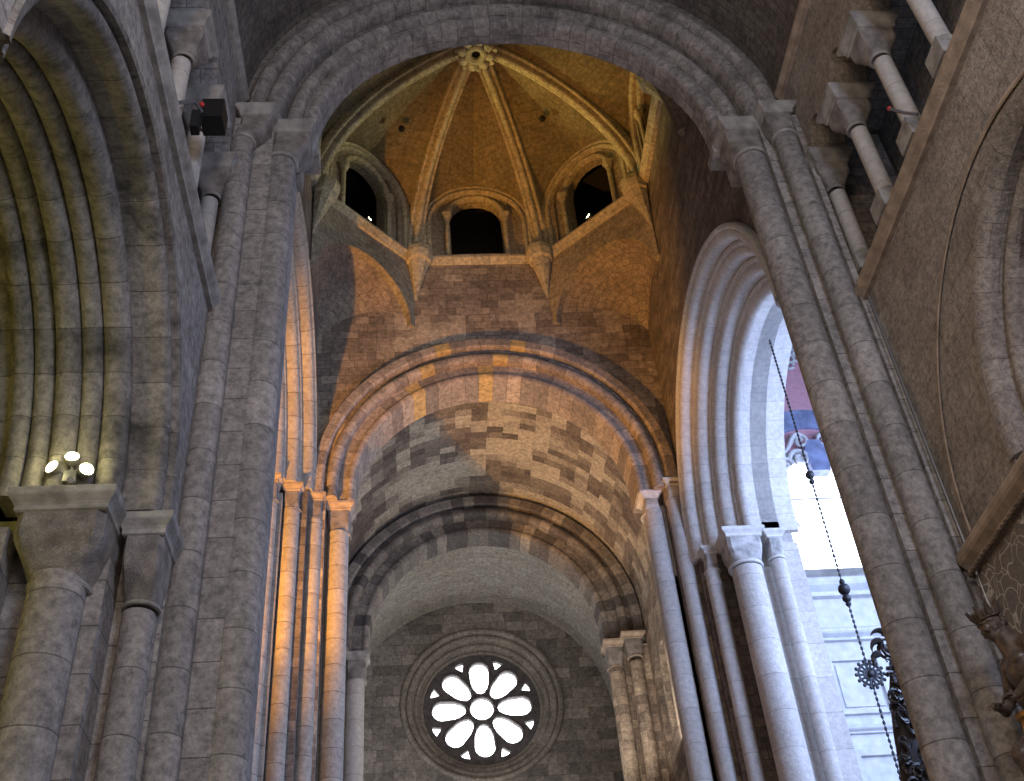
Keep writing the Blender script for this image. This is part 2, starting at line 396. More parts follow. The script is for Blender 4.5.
def shaft(parent, x, y, z0, z1, r, mat='shaft', n=28, name='shaft'):
    return MB().cyl(x, y, z0, z1, r, n=n).build(name, M[mat], parent, True)

FZ = -1.6
W = 6.04
# ================================================================== SETTING
struct(MB().box(-16, 20, -12, 50, FZ-.3, FZ).build('floor', M['floor']))
AY, AZ = 9.95, 9.60          # left arcade centre, spring
def side_wall(mp, name, mat, y0, y1, ayc, azc, ar, tri_y0, tri_y1, ntri, tri_c0):
    mb = MB()
    h_ = arch_hole(ayc, ar, FZ+.02, azc, 32)
    if ayc > 9.5: h_ = [(ayc-4.5, FZ+.02), (ayc+4.5, FZ+.02), (ayc+4.5, 9.40), (ayc+ar, 9.42)]+h_[2:]+[(ayc-ar, 9.42), (ayc-4.5, 9.40)]
    holes = [h_]
    prism(mb, mp, rect(y0, y1, FZ, 14.36), holes, 0, 2.2)
    # triforium arcade band: parapet, arches, and wall above
    prism(mb, mp, rect(y0, y1, 14.36, 15.08), [], .10, .62)
    pts = [(y1, 18.50), (y1, 21.0), (y0, 21.0), (y0, 18.50)]
    # scalloped lower edge, small round arches between abaci
    for k in range(ntri-1, -1, -1):
        pass
    sc = [(y0, 18.50)]
    c = tri_c0
    centers = sorted([tri_c0-1.57*(k+.5) for k in range(ntri)])
    for cc in centers:
        if cc-.42 < y0 or cc+.42 > y1: continue
        for i in range(11):
            a = pi-pi*i/10; sc.append((cc+.42*cos(a), 18.50+.62*sin(a)))
    sc.append((y1, 18.50))
    outer = sc+[(y1, 21.0), (y0, 21.0)]
    prism(mb, mp, outer, [], .0, .75)
    o = mb.build(name, M[mat]); return struct(o)
side_wall(LW(W), 'wall_left', 'wall_nave', -3, 14.9, AY, AZ, 3.95, 0, 0, 8, 14.87)
side_wall(RW(W), 'wall_right', 'wall_nave_warm', -3, 14.9, 9.1, 9.25, 3.35, 0, 0, 8, 14.87)
for sgn, mp, nm in ((-1, LW(W), 'wall_gallery_left'), (1, RW(W), 'wall_gallery_right')):
    mb = MB(); prism(mb, mp, rect(-3, 15, 14.3, 21), [], 2.0, 2.3)      # gallery back wall
    prism(mb, mp, rect(-3, 15, 20.0, 20.2), [], .75, 2.0); prism(mb, mp, rect(-3, 15, 14.3, 14.5), [], .6, 2.0)
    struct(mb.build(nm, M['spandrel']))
# string courses
def string_course(mp, name, y0, y1, z, h, out, mat):
    mb = MB()
    prof = [(.0, 0), (-out*.45, 0), (-out*.5, h*.2), (-out*.9, h*.42), (-out, h*.55), (-out, h*.78), (-out*.7, h), (0, h)]
    rows = [[mp(y, z+b, a) for a, b in prof] for y in (y0, y1)]
    us = [i*.1 for i in range(len(prof)+1)]
    mb.grid(rows, us, [y0, y1], True); return struct(mb.build(name, mat))
string_course(LW(W), 'trim_1', -3, 14.7, 14.30, .34, .20, M['mould'])
string_course(RW(W), 'trim_2', -3, 14.7, 14.30, .34, .20, M['mould_warm'])
string_course(LW(W), 'trim_3', -3, 14.9, 20.95, .26, .16, M['mould'])
string_course(RW(W), 'trim_4', -3, 14.9, 20.95, .26, .16, M['mould_warm'])
# near barrel vault and the spandrel round the first arch
def barrel(name, mat, y0, y1, r, zs, th=.5, n=48, ny=2):
    mb = MB()
    rows = []; 
    for rr in (r, r+th):
        rows = [[(rr*cos(pi*i/n), y0+(y1-y0)*k/ny, zs+rr*sin(pi*i/n)) for i in range(n+1)] for k in range(ny+1)]
        mb.grid(rows, [r*pi*i/n for i in range(n+1)], [y0+(y1-y0)*k/ny for k in range(ny+1)])
    # end rings
    for y in (y0, y1):
        mb.grid([[(rr*cos(pi*i/n), y, zs+rr*sin(pi*i/n)) for i in range(n+1)] for rr in (r, r+th)], [r*pi*i/n for i in range(n+1)], [0, th])
    return struct(mb.build(name, M[mat], None, True))
barrel('ceiling', 'vault_near', -3, 15.2, W, 21.1)
mb = MB(); A1Z = 20.25; ST1 = .35
prism(mb, T(0), [(-5.7, 15), (-W-.6, 15), (-W-.6, 31.2), (W+.6, 31.2), (W+.6, 15), (5.7, 15)]+[(5.7*cos(pi*i/30), A1Z+ST1+5.7*sin(pi*i/30)) for i in range(31)], [], 15.15, 16.05)
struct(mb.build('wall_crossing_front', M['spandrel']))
# walls of the crossing
CY0, CY1, XW, CC = 17.4, 28.8, 5.8, 23.1
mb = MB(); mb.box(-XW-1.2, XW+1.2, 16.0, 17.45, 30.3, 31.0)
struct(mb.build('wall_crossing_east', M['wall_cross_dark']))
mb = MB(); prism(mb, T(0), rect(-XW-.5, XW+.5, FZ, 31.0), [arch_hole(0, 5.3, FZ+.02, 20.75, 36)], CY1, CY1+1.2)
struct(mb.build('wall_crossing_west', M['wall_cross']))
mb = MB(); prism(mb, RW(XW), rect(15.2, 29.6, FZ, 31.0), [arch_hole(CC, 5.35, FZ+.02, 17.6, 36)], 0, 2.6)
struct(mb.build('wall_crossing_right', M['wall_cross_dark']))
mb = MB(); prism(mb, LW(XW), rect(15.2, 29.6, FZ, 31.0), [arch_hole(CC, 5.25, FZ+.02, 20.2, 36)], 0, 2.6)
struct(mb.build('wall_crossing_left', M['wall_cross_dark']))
# nave beyond: side walls, barrel vaults, west wall
for sgn, mp, nm in ((-1, LW(W), 'wall_far_left'), (1, RW(W), 'wall_far_right')):
    mb = MB()
    prism(mb, mp, rect(29.9, 48.5, FZ, 21.05), [[(c-.47, 15.3), (c+.47, 15.3), (c+.47, 18.2)]+[(c+.47*cos(a*pi/8), 18.2+.5*sin(a*pi/8)) for a in range(1, 8)]+[(c-.47, 18.2)] for c in (33.4, 34.9, 36.4, 37.6)] if sgn > 0 else [], 0, .8)
    if sgn > 0: prism(mb, mp, rect(31, 39, 14, 20), [], 1.8, 2.0)
    struct(mb.build(nm, M['wall_cross']))
barrel('ceiling_bay', 'vault', 29.9, 39.6, W, 21.0)
barrel('ceiling_west', 'vault_west', 39.6, 48.5, W, 21.0)
RZ, RC, YW = 21.95, .12, 47.8
mb = MB(); prism(mb, T(YW), rect(-6.6, 6.6, FZ, 27.6), [circ(RC, RZ, 3.5, 64)], 0, 1.6)
struct(mb.build('wall_west', M['west']))

# ================================================================== ARCHES
def arch_part(parent, name, mp, prof, c, zs, mat, stilt=0, n=56, zfoot=None, label=None, a0=0, a1=pi):
    mb = MB(); arch_sweep(mb, mp, prof, c, zs, stilt, n, a0, a1, zfoot)
    o = mb.build(name, M[mat], parent, True)
    if label: o['label'] = label
    return o
# first transverse arch
t = thing('transverse_arch', 'huge dark grey moulded round arch nearest the viewer, framing the vaulted lantern', 'arch')
inner = [(5.3, 16.1), (4.50, 16.1), (4.50, 15.72)]+roll(4.66, 15.62, .16, 180, 300)+[(4.82, 15.50)]+roll(5.0, 15.48, .17, 200, 360)+[(5.3, 15.6)]
arch_part(t, 'inner_order', T(0), inner, 0, A1Z, 'vouss', ST1)
outer = [(5.95, 15.6), (5.18, 15.6), (5.18, 15.25)]+roll(5.38, 15.12, .20, 180, 330)+[(5.6, 15.08)]+roll(5.78, 15.05, .17, 200, 360)+[(5.95, 15.2)]
arch_part(t, 'outer_order', T(0), outer, 0, A1Z, 'vouss', ST1)
# second transverse arch
t = thing('transverse_arch', 'round arch with yellow, pink and grey voussoirs across the middle of the picture', 'arch')
arch_part(t, 'inner_order', T(0), [(5.1, 30.2), (4.45, 30.2), (4.45, 29.15)]+roll(4.58, 29.05, .13, 180, 330)+[(4.75, 29.0), (5.1, 29.0)], 0, 20.12, 'vouss_mixed', .42)
arch_part(t, 'roll_moulding', T(0), [(5.4, 29.2), (4.95, 29.2), (4.95, 28.92)]+roll(5.12, 28.78, .17, 180, 360)+[(5.4, 28.85)], 0, 20.12, 'vouss_mixed', .5)
arch_part(t, 'hood_mould', T(0), [(5.75, 29.0), (5.36, 29.0), (5.36, 28.62), (5.42, 28.55), (5.70, 28.55), (5.75, 28.62)], 0, 20.12, 'vouss_mixed', .62)
# third transverse arch
t = thing('transverse_arch', 'round arch of dark and pale voussoirs in front of the rose window wall', 'arch')
arch_part(t, 'inner_order', T(0), [(5.15, 40.0), (4.5, 40.0), (4.5, 39.1)]+roll(4.63, 39.0, .13, 180, 330)+[(4.8, 38.95), (5.15, 38.95)], 0, 20.0, 'vouss_dark', .78)
arch_part(t, 'roll_moulding', T(0), [(5.7, 39.3), (5.1, 39.3), (5.1, 38.85)]+roll(5.27, 38.72, .17, 180, 360)+[(5.7, 38.85)], 0, 20.0, 'vouss_dark', .8)
arch_part(t, 'hood_mould', T(0), [(6.02, 39.3), (5.6, 39.3), (5.6, 38.62), (5.66, 38.55), (5.98, 38.55), (6.02, 38.62)], 0, 20.0, 'vouss_dark', .82)
# right transept arch: stepped pale orders
t = thing('transept_arch', 'tall arch of pale daylit stepped mouldings on the right side of the crossing', 'arch')
def order_prof(R0, d0, R1, d1):
    """roll on the edge then a flat face out to the next order"""
    rr = min(.22, (R0-R1)*.45)
    return [(R0+.02, d1+.5), (R1, d1+.5), (R1, d0+rr*1.1)]+roll(R1+rr, d0+rr*.9, rr, 180, 300)+[(R1+rr*1.9, d0+.05), (R0-.14, d0+.04)]+roll(R0-.08, d0, .09, 180, 360, 5)+[(R0+.02, d0+.1)]
for i, (a, b, nm) in enumerate(((0, .42, 'hood_mould'), (.42, .85, 'outer_order'), (.85, 1.3, 'middle_order'), (1.3, 1.75, 'inner_order'))):
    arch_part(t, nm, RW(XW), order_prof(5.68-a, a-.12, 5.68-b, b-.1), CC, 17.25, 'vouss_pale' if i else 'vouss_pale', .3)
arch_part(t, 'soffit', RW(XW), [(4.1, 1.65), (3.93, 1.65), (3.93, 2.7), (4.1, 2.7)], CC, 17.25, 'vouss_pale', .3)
# left transept arch
t = thing('transept_arch', 'narrow lit strip of a stepped arch behind the left front pier, orange in floodlight', 'arch')
for i, (a, b, nm) in enumerate(((0, .42, 'hood_mould'), (.42, .85, 'outer_order'), (.85, 1.3, 'middle_order'), (1.3, 1.7, 'inner_order'))):
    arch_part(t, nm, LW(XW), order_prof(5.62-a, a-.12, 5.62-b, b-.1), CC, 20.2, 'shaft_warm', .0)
# nave arcade arches
t = thing('arcade_arch', 'deep many-ordered worn arch on the left, with lamps on its capital', 'arch')
ks = [0, .28, .55, .82, 1.13, 1.45, 1.75]
def worn(R0, d0, R1, d1, kind):
    w_ = R0-R1
    if kind:  # roll order
        rr = w_*.5
        return [(R0+.02, d1+.5), (R1, d1+.5), (R1, d0+rr)]+roll(R1+rr, d0+rr, rr, 180, 330)+[(R0+.02, d0+rr)]
    return [(R0+.02, d1+.5), (R1, d1+.5), (R1, d0+w_*.5), (R1+w_*.3, d0+w_*.15), (R1+w_*.6, d0), (R0+.02, d0)]
arch_part(t, 'hood_mould', LW(W), [(4.02, .3), (3.90, .3), (3.90, -.03), (3.98, -.05), (4.02, .0)], AY, 9.43, 'vouss_left', .17)
arch_part(t, 'outer_order', LW(W), [(3.97, .7), (3.66, .7), (3.66, .30)]+roll(3.80, .20, .14, 180, 330)+[(3.97, .16)], AY, 9.43, 'vouss_left', .17)
sc_ = []
for i, (rr_, dd_, q) in enumerate(((3.50, .78, .20), (3.42, 1.12, .15), (3.37, 1.45, .18), (3.40, 1.80, .15), (3.36, 2.10, .15))):
    nm = ('middle_order', 'roll_moulding', 'middle_order', 'roll_moulding', 'inner_order')[i]
    arch_part(t, nm, LW(W), [(3.75, dd_+.2), (rr_+.02, dd_+.2)]+roll(rr_, dd_, q, 100, 290, 8)+[(rr_+.06, dd_-.18), (3.75, dd_-.18)], AY, 9.43, 'vouss_left', .17)
arch_part(t, 'soffit', LW(W), [(3.75, 2.2), (3.42, 2.2), (3.42, 2.6), (3.75, 2.6)], AY, 9.43, 'vouss_left', .17)
t = thing('arcade_arch', 'blocked moulded arch at the right edge above the patterned cloth', 'arch')
for i in range(5):
    arch_part(t, ('hood_mould','outer_order','roll_moulding','middle_order','inner_order')[i], RW(W),
              worn(3.40-ks[i], ks[i]-.04, 3.40-ks[i+1], ks[i+1], i in (1, 3)), 9.1, 9.25, 'wall_nave_warm', .0, zfoot=9.0)
struct(arch_part(None, 'trim_5', RW(W), [(4.14, .02), (4.05, -.035), (4.08, -.05), (4.14, -.035), (4.17, .02)], 10.1, 8.9, 'mould_warm'))

# ================================================================== PIERS
def pier(label, parts, group=None, name='compound_pier'):
    t = thing(name, label, 'pier', group=group)
    for p in parts:
        k = p[0]
        if k == 'core':
            mb = MB()
            for b in p[1]: mb.box(*b, FZ, p[2])
            mb.build('core', M[p[3]], t)
        elif k == 'shaft': shaft(t, *p[1:])
        elif k == 'cap': capital(t, *p[1:])
        elif k == 'base':
            x, y, r = p[1:]
            mb = MB(); mb.box(x-r*1.5, x+r*1.5, y-r*1.5, y+r*1.5, FZ, FZ+.5)
            mb.loft([[(x+q*cos(2*pi*j/24), y+q*sin(2*pi*j/24), z) for j in range(24)] for q, z in ((r*1.45, FZ+.5), (r*1.5, FZ+.6), (r*1.4, FZ+.7), (r*1.15, FZ+.75), (r*1.25, FZ+.85), (r, FZ+.95))])
            mb.build('base', M['mould'], t)
    return t
def near_pier(s_, label):
    X = lambda a, b: (min(s_*a, s_*b), max(s_*a, s_*b))
    core = [(*X(4.88 if s_ < 0 else 5.02, 6.6), 15.32, 16.05), (*X(5.28, 6.6), 14.95, 15.4), (*X(5.92, 6.04), 14.6, 15.1)]
    x1, r1, x2, r2 = (5.12, .31, 5.88, .245) if s_ < 0 else (4.98, .33, 5.68, .25)
    return pier(label, [('core', core, 20.0, 'pilaster'),
        ('shaft', s_*x1, 15.22, FZ, 19.15, r1, 'shaft'), ('shaft', s_*x2, 14.78, FZ, 19.35, r2, 'shaft'),
        ('base', s_*x1, 15.22, r1), ('base', s_*x2, 14.78, r2),
        ('cap', s_*4.90, 15.35, 20.27, r1, .38, .40, .80, 'cap', 'mould', .27, s_*(x1-4.90), -.13),
        ('cap', s_*5.62, 14.86, 20.27, r2, .30, .33, .66, 'cap', 'mould', .25, s_*(x2-5.62), -.08)])
near_pier(-1, 'compound pier of tall grey drum-jointed shafts carrying the left end of the nearest arch')
near_pier(1, 'compound pier of tall brown-grey shafts crossing the right half diagonally, carrying the nearest arch')
for s_ in (-1, 1):   # impost of the inner order running back through the arch
    mb = MB()
    X = lambda a, b: (min(s_*a, s_*b), max(s_*a, s_*b))
    mb.box(*X(4.75, 5.4), 15.6, 16.08, 19.35, 20.02); mb.box(*X(4.40, 5.4), 15.6, 16.14, 20.02, 20.27)
    o = mb.build('impost_block', M['mould']); o.parent = [q for q in COL.objects if q.name.startswith('compound_pier') and q.type == 'EMPTY'][0 if s_ < 0 else 1]
# arcade responds (left)
t = pier('broad pier at lower left with two stout columns under stepped carved capitals', [
    ('core', [(-8.6, -6.7, 13.75, 15.3), (-6.75, -6.1, 14.35, 15.3), (-8.6, -8.0, 13.3, 15.3)], 9.0, 'pilaster'),
    ('shaft', -7.28, 13.62, FZ, 8.28, .375, 'shaft'), ('base', -7.28, 13.62, .375),
    ('cap', -7.28, 13.72, 9.45, .375, .60, .60, .95, 'cap', 'mould', .32),
    ('shaft', -6.33, 14.28, FZ, 8.1, .23, 'shaft'), ('base', -6.33, 14.28, .23),
    ('cap', -6.30, 14.25, 9.43, .23, .27, .48, .95, 'cap', 'mould', .32),
    ('shaft', -8.45, 14.35, FZ, 8.1, .23, 'shaft'),
    ('cap', -8.45, 14.38, 9.43, .23, .27, .45, .85, 'cap', 'mould', .32)])
# middle piers (under second arch and transept arches)
def mid_left():
    return pier('cluster of slender shafts left of the second arch, orange-lit on one side', [
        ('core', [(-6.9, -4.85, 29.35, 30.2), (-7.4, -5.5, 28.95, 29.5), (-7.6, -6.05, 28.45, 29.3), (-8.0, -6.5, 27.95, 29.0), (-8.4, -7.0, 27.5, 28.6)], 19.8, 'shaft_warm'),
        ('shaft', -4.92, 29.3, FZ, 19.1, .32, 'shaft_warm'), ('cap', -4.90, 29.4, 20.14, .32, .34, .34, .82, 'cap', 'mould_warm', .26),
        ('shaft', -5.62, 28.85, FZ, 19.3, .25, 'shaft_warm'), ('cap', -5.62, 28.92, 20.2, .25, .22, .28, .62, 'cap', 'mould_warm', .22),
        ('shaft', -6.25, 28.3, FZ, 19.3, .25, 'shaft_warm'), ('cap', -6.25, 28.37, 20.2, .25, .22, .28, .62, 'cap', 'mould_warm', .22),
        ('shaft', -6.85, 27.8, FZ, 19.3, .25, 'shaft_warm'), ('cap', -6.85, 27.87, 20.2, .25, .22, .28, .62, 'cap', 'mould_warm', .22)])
mid_left()
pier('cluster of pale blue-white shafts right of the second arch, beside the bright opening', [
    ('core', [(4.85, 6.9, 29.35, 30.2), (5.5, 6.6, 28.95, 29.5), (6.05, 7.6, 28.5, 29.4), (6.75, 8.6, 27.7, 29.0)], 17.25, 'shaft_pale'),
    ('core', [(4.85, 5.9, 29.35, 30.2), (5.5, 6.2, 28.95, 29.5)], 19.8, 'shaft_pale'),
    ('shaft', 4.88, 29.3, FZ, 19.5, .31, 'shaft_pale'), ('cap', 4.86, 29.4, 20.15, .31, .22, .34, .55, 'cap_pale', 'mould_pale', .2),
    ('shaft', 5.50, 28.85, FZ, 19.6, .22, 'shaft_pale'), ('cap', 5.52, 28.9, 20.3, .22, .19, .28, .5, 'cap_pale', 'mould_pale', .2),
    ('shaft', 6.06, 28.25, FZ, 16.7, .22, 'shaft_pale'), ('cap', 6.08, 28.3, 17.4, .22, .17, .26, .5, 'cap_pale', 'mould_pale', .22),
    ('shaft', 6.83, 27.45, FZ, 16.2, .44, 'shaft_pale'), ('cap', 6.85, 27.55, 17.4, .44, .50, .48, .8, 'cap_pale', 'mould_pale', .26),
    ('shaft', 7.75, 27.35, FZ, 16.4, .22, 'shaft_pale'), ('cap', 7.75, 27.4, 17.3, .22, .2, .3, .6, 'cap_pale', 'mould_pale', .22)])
# far piers under the third arch
pier('slim bluish respond under the left end of the dark third arch', [
    ('core', [(-6.2, -4.9, 39.0, 40.0), (-6.2, -5.5, 38.6, 39.2)], 19.8, 'shaft_pale'),
    ('shaft', -4.98, 38.95, FZ, 18.9, .34, 'shaft_pale'), ('cap', -4.95, 39.05, 20.0, .34, .36, .36, .8, 'cap', 'mould', .26),
    ('shaft', -5.62, 38.55, FZ, 19.0, .26, 'shaft_pale'), ('cap', -5.62, 38.6, 20.0, .26, .26, .28, .7, 'cap', 'mould', .24)])
pier('brown weathered respond under the right end of the dark third arch', [
    ('core', [(4.9, 6.2, 39.0, 40.0), (5.5, 6.2, 38.6, 39.2)], 19.8, 'wall_cross'),
    ('shaft', 4.80, 38.95, FZ, 18.9, .30, 'wall_cross'), ('cap', 4.80, 39.05, 20.05, .30, .30, .36, .8, 'cap', 'mould_warm', .26),
    ('shaft', 5.50, 38.55, FZ, 19.0, .26, 'wall_cross'), ('cap', 5.50, 38.6, 20.15, .26, .34, .28, .7, 'cap', 'mould_warm', .24)])

# ================================================================== TRIFORIUM
def colonnette(x, y, z0, zt, label, s_, group, r=.17, mat='mould'):
    t = thing('gallery_colonnette', label, 'column', group=group)
    mb = MB(); mb.box(x-.28, x+.28, y-.26, y+.26, z0, z0+.42); mb.build('pedestal', M['mould'], t)
    mb = MB(); mb.torus(x, y, z0+.47, r*1.15, .05); mb.torus(x, y, z0+.57, r*1.0, .035); mb.build('base', M['mould'], t, True)
    shaft(t, x, y, z0+.42, zt-1.0, r, 'shaft_pale', 20)
    capital(t, x-s_*.03, y, zt, r, .34, .33, .62, 'cap', 'mould', .30)
    return t
lab = {-1: ['short gallery column at upper left, next to the nearest pier', 'short gallery column at upper left, half hidden by the black loudspeaker', 'short gallery column at the top left, above the black loudspeaker', 'gallery column cut off by the top edge at left'],
       1: ['short gallery column at upper right, closest to the diagonal pier', 'short gallery column at upper right, middle of the visible three', 'short gallery column at upper right with a rod lamp at its foot', 'gallery column leaving the top right of the picture']}
for s_ in (-1, 1):
    for k in range(4):
        colonnette(s_*6.36, 14.87-.10-1.57*k, 15.08, 18.50, lab[s_][k], s_, 'left gallery columns' if s_ < 0 else 'right gallery columns')
    for k in range(4, 6):
        pass

# ================================================================== LANTERN
ZL, HR, AP = 30.7, 2.38, 5.75
lan = thing('ribbed_lantern', 'eight-sided rib-vaulted lantern with carved boss and dark arched windows, lit yellow and orange', 'lantern')
BZ = 35.95; RC_ = hypot(AP, HR)
RR0 = 2.05; ZR = 32.75
def ribz(t):   # t = r/RC 
    return ZL+.35+(BZ-ZL-.35)*max(0, 1-t*t)**.55
for k in range(8):
    ang = pi/2+k*pi/4            # outward normal direction, k=0 rear (+y)
    nx, ny = cos(ang), sin(ang); tx, ty = ny, -nx      # s direction: at rear -> (+x)
    def mp(s_, z, d, nx=nx, ny=ny, tx=tx, ty=ty): return (nx*(AP+d)+tx*s_, CC+ny*(AP+d)+ty*s_, z)
    # drum wall with window recess
    mb = MB()
    prism(mb, mp, [(-HR, ZL-.1), (HR, ZL-.1), (HR, 35.0), (-HR, 35.0)], [arch_hole(0, 1.55, ZL+.05, 33.0, 20)], 0, .14)
    prism(mb, mp, rect(-HR-.2, HR+.2, ZL-.1, 35.0), [arch_hole(.0, 1.0, ZL+.06, 33.35, 16)], .14, .6)
    wl = mb.build('drum_wall', M['drum'], lan)
    vis = True
    # ring arch
    mb = MB(); arch_sweep(mb, mp, [(RR0, .1), (RR0-.30, .1), (RR0-.30, -.05)]+roll(RR0-.22, -.08, .09, 180, 360, 6)+roll(RR0-.04, -.10, .08, 180, 360, 6)+[(RR0+.04, .1)], 0, ZR, 0, 28, zfoot=ZL+.1)
    mb.build('wall_arch', M['rib'], lan, True)
    # inner window arch with jamb colonnettes
    mb = MB(); arch_sweep(mb, mp, [(1.2, .25), (.98, .25), (.98, .12)]+roll(1.08, .10, .08, 180, 360, 5)+[(1.2, .12)], 0, 33.35, 0, 18)
    mb.build('window_arch', M['rib'], lan, True)
    for q in (-1, 1):
        c = mp(q*1.12, 0, .04)
        mb = MB(); mb.cyl(c[0], c[1], ZL+.06, 32.95, .09, n=12); o = mb.build('window_colonnette', M['rib'], lan, True)
        mb = MB(); mb.loft([sq_ring(c[0], c[1], 32.9+.4*i/4, .09+.11*i/4, .09+.11*i/4, i/4, 16) for i in range(5)]); mb.build('capital', M['rib'], o)
    # passage beyond window, its darkness painted in near-black
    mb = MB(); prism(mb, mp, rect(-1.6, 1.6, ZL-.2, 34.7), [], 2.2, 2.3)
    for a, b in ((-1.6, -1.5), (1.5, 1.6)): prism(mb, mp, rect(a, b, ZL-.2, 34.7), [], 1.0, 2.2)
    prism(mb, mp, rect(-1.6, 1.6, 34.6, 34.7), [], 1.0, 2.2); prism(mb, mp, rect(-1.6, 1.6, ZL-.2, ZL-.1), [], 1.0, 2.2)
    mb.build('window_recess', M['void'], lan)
    # sill string
    mb = MB(); prof = [(.05, -.30), (-.10, -.28), (-.20, -.12), (-.26, -.08), (-.26, .02), (.05, .08)]
    mb.grid([[mp(s_, ZL+b, a) for a, b in prof] for s_ in (-HR+.1, HR-.1)], [i*.1 for i in range(7)], [0, 2*HR], True)
    mb.build('sill_string', M['rib'], lan)
    # web: two halves, ruled between rib curve and lunette arc + ridge
    mb = MB()
    for q in (-1, 1):
        nA = 22; rows = []
        # rib curve points
        A = []; B = []
        ca = ang - q*pi/8; cax, cay = cos(ca), sin(ca)
        for i in range(nA+1):
            u = i/nA
            t_ = cos(u*pi/2); r_ = RC_*t_
            A.append(Vector((r_*cax, CC+r_*cay, ribz(t_))))
        half = nA//2
        for i in range(nA+1):
            if i <= half:
                a = (pi/2)*(i/half)
                z = ZR+(RR0)*sin(a) if i else ZL+.4
                s_ = q*(RR0*cos(a)) if i else q*HR*.98
                B.append(Vector(mp(s_, z, 0)))
            else:
                g = (i-half)/(nA-half); r_ = AP*(1-g)
                B.append(Vector((nx*r_, CC+ny*r_, (ZR+RR0)+(BZ-ZR-RR0)*sin(g*pi/2)+.25*sin(g*pi))))
        cols = 8
        rows = []
        for i in range(nA+1):
            row = []
            for j in range(cols+1):
                g = j/cols; p = A[i].lerp(B[i], g)
                p.z += .18*sin(g*pi)*sin(min(1, i/nA*1.6)*pi)*.8
                row.append(tuple(p))
            rows.append(row)
        us = [q*(1-j/cols)*1.8 for j in range(cols+1)]; mb.grid(rows, [u_*1.0 for u_ in us], [i*.33 for i in range(nA+1)])
    mb.build('vault_web', M['web'], lan, True)
    # rib at the corner between side k and k+1
    ca = ang+pi/8; d = Vector((cos(ca), sin(ca), 0)); tt = Vector((-sin(ca), cos(ca), 0))
    prof = []   # (across, drop)
    for cx_, cz_, rr, a0, a1 in ((-.22, .02, .07, 180, 330), (0, .16, .12, 180, 360), (.22, .02, .07, 210, 360)):
        for i in range(7):
            a = radians(a0+(a1-a0)*i/6); prof.append((cx_+rr*cos(a), cz_-rr*sin(a)*1.0))
    prof = [(-.30, -.25)]+prof+[(.30, -.25)]
    rows = []; nR = 30; C0 = Vector((0, CC, 0)); L_ = 0; vv = []
    pts = []
    for i in range(nR+1):
        t_ = cos(i/nR*pi/2*.93); pts.append((RC_*t_*.995, ribz(t_)))
    for i, (r_, z_) in enumerate(pts):
        a = pts[max(0, i-1)]; b = pts[min(nR, i+1)]
        tr, tz = b[0]-a[0], b[1]-a[1]; l = hypot(tr, tz); inr, inz = (-tz/l, tr/l)   # inward-down normal
        if inz > 0: inr, inz = -inr, -inz
        if i == 0: inr, inz = -1, 0
        if i: L_ += hypot(r_-pts[i-1][0], z_-pts[i-1][1])
        rows.append([tuple(C0+d*(r_+inr*h)+tt*ac+Vector((0,0,z_+inz*h))) for ac, h in prof]); vv.append(L_)
    mb = MB(); mb.grid(rows, [i*.1 for i in range(len(prof)+1)], vv, True); mb.build('rib', M['rib'], lan, True)
    # corbel: tapering polygonal bracket with moulded top
    base = C0+d*(RC_-.42)
    mb = MB(); rings = []
    for z, hw, off in ((28.55, .03, .42), (28.9, .08, .36), (29.5, .20, .24), (30.05, .33, .12), (30.2, .36, .08), (30.25, .44, .04), (30.55, .48, .0), (30.75, .48, .0), (31.05, .34, .05), (31.1, .28, .08)):
        c = base+d*off; ring = []
        for a in range(8):
            an = pi/8+a*pi/4; ring.append(tuple(c+d*(hw*cos(an)*1.05)+tt*(hw*sin(an)*1.05)+Vector((0,0,z))))
        rings.append(ring)
    mb.loft(rings); mb.build('corbel', M['rib'], lan)
# boss
mb = MB(); mb.cyl(0, CC, BZ-.5, BZ-.1, .75, .6); bc = (0, CC, BZ-.62)
mb.torus(*bc, .28, .13, 20, 8)
for i in range(8):
    a = 2*pi*i/8+.2; mb.ball((bc[0]+.52*cos(a), bc[1]+.52*sin(a), bc[2]+.02), .20, 8, 6, (1, 1, .7))
    a += pi/8; mb.ball((bc[0]+.70*cos(a), bc[1]+.70*sin(a), bc[2]+.12), .13, 8, 5)
bo = mb.build('boss', M['rib'], lan, True)
mb = MB(); mb.cyl(0, CC, BZ-.55, BZ-.45, .27); mb.build('boss_hole', M['void'], bo)  # black disc, the shade of the hole put into its colour
# putlog holes in the webs: black balls painted for their shade
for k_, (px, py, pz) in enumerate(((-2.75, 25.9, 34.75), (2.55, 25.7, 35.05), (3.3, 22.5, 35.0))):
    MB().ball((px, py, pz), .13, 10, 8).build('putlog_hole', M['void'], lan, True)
for s_, w_ in ((-1, 'left'), (1, 'right')):
    sl = thing('sill_lamp', 'small lamp on the '+w_+' slanting window sill of the lantern', 'lamp')
    c = Vector((s_*4.0, 27.1, 31.05)); d_ = Vector((-s_*.8, -.5, .4)).normalized()
    mb = MB(); mb.cyl(c.x, c.y, 30.75, 31.02, .03, n=8); mb.tube([c-d_*.10, c-d_*.03, c+d_*.05], [.05, .10, .11], 12); mb.build('housing', M['metal'], sl, True)
    mb = MB(); mb.tube([c+d_*.052, c+d_*.06], [.09, .08], 12); mb.build('lens', M['lamp'], sl)
# roof seal above the lantern
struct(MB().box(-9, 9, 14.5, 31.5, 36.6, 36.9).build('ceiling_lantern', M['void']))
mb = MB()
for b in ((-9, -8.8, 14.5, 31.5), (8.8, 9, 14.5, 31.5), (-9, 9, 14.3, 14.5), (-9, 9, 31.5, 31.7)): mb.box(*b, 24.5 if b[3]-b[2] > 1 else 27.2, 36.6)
struct(mb.build('wall_lantern_outer', M['void']))
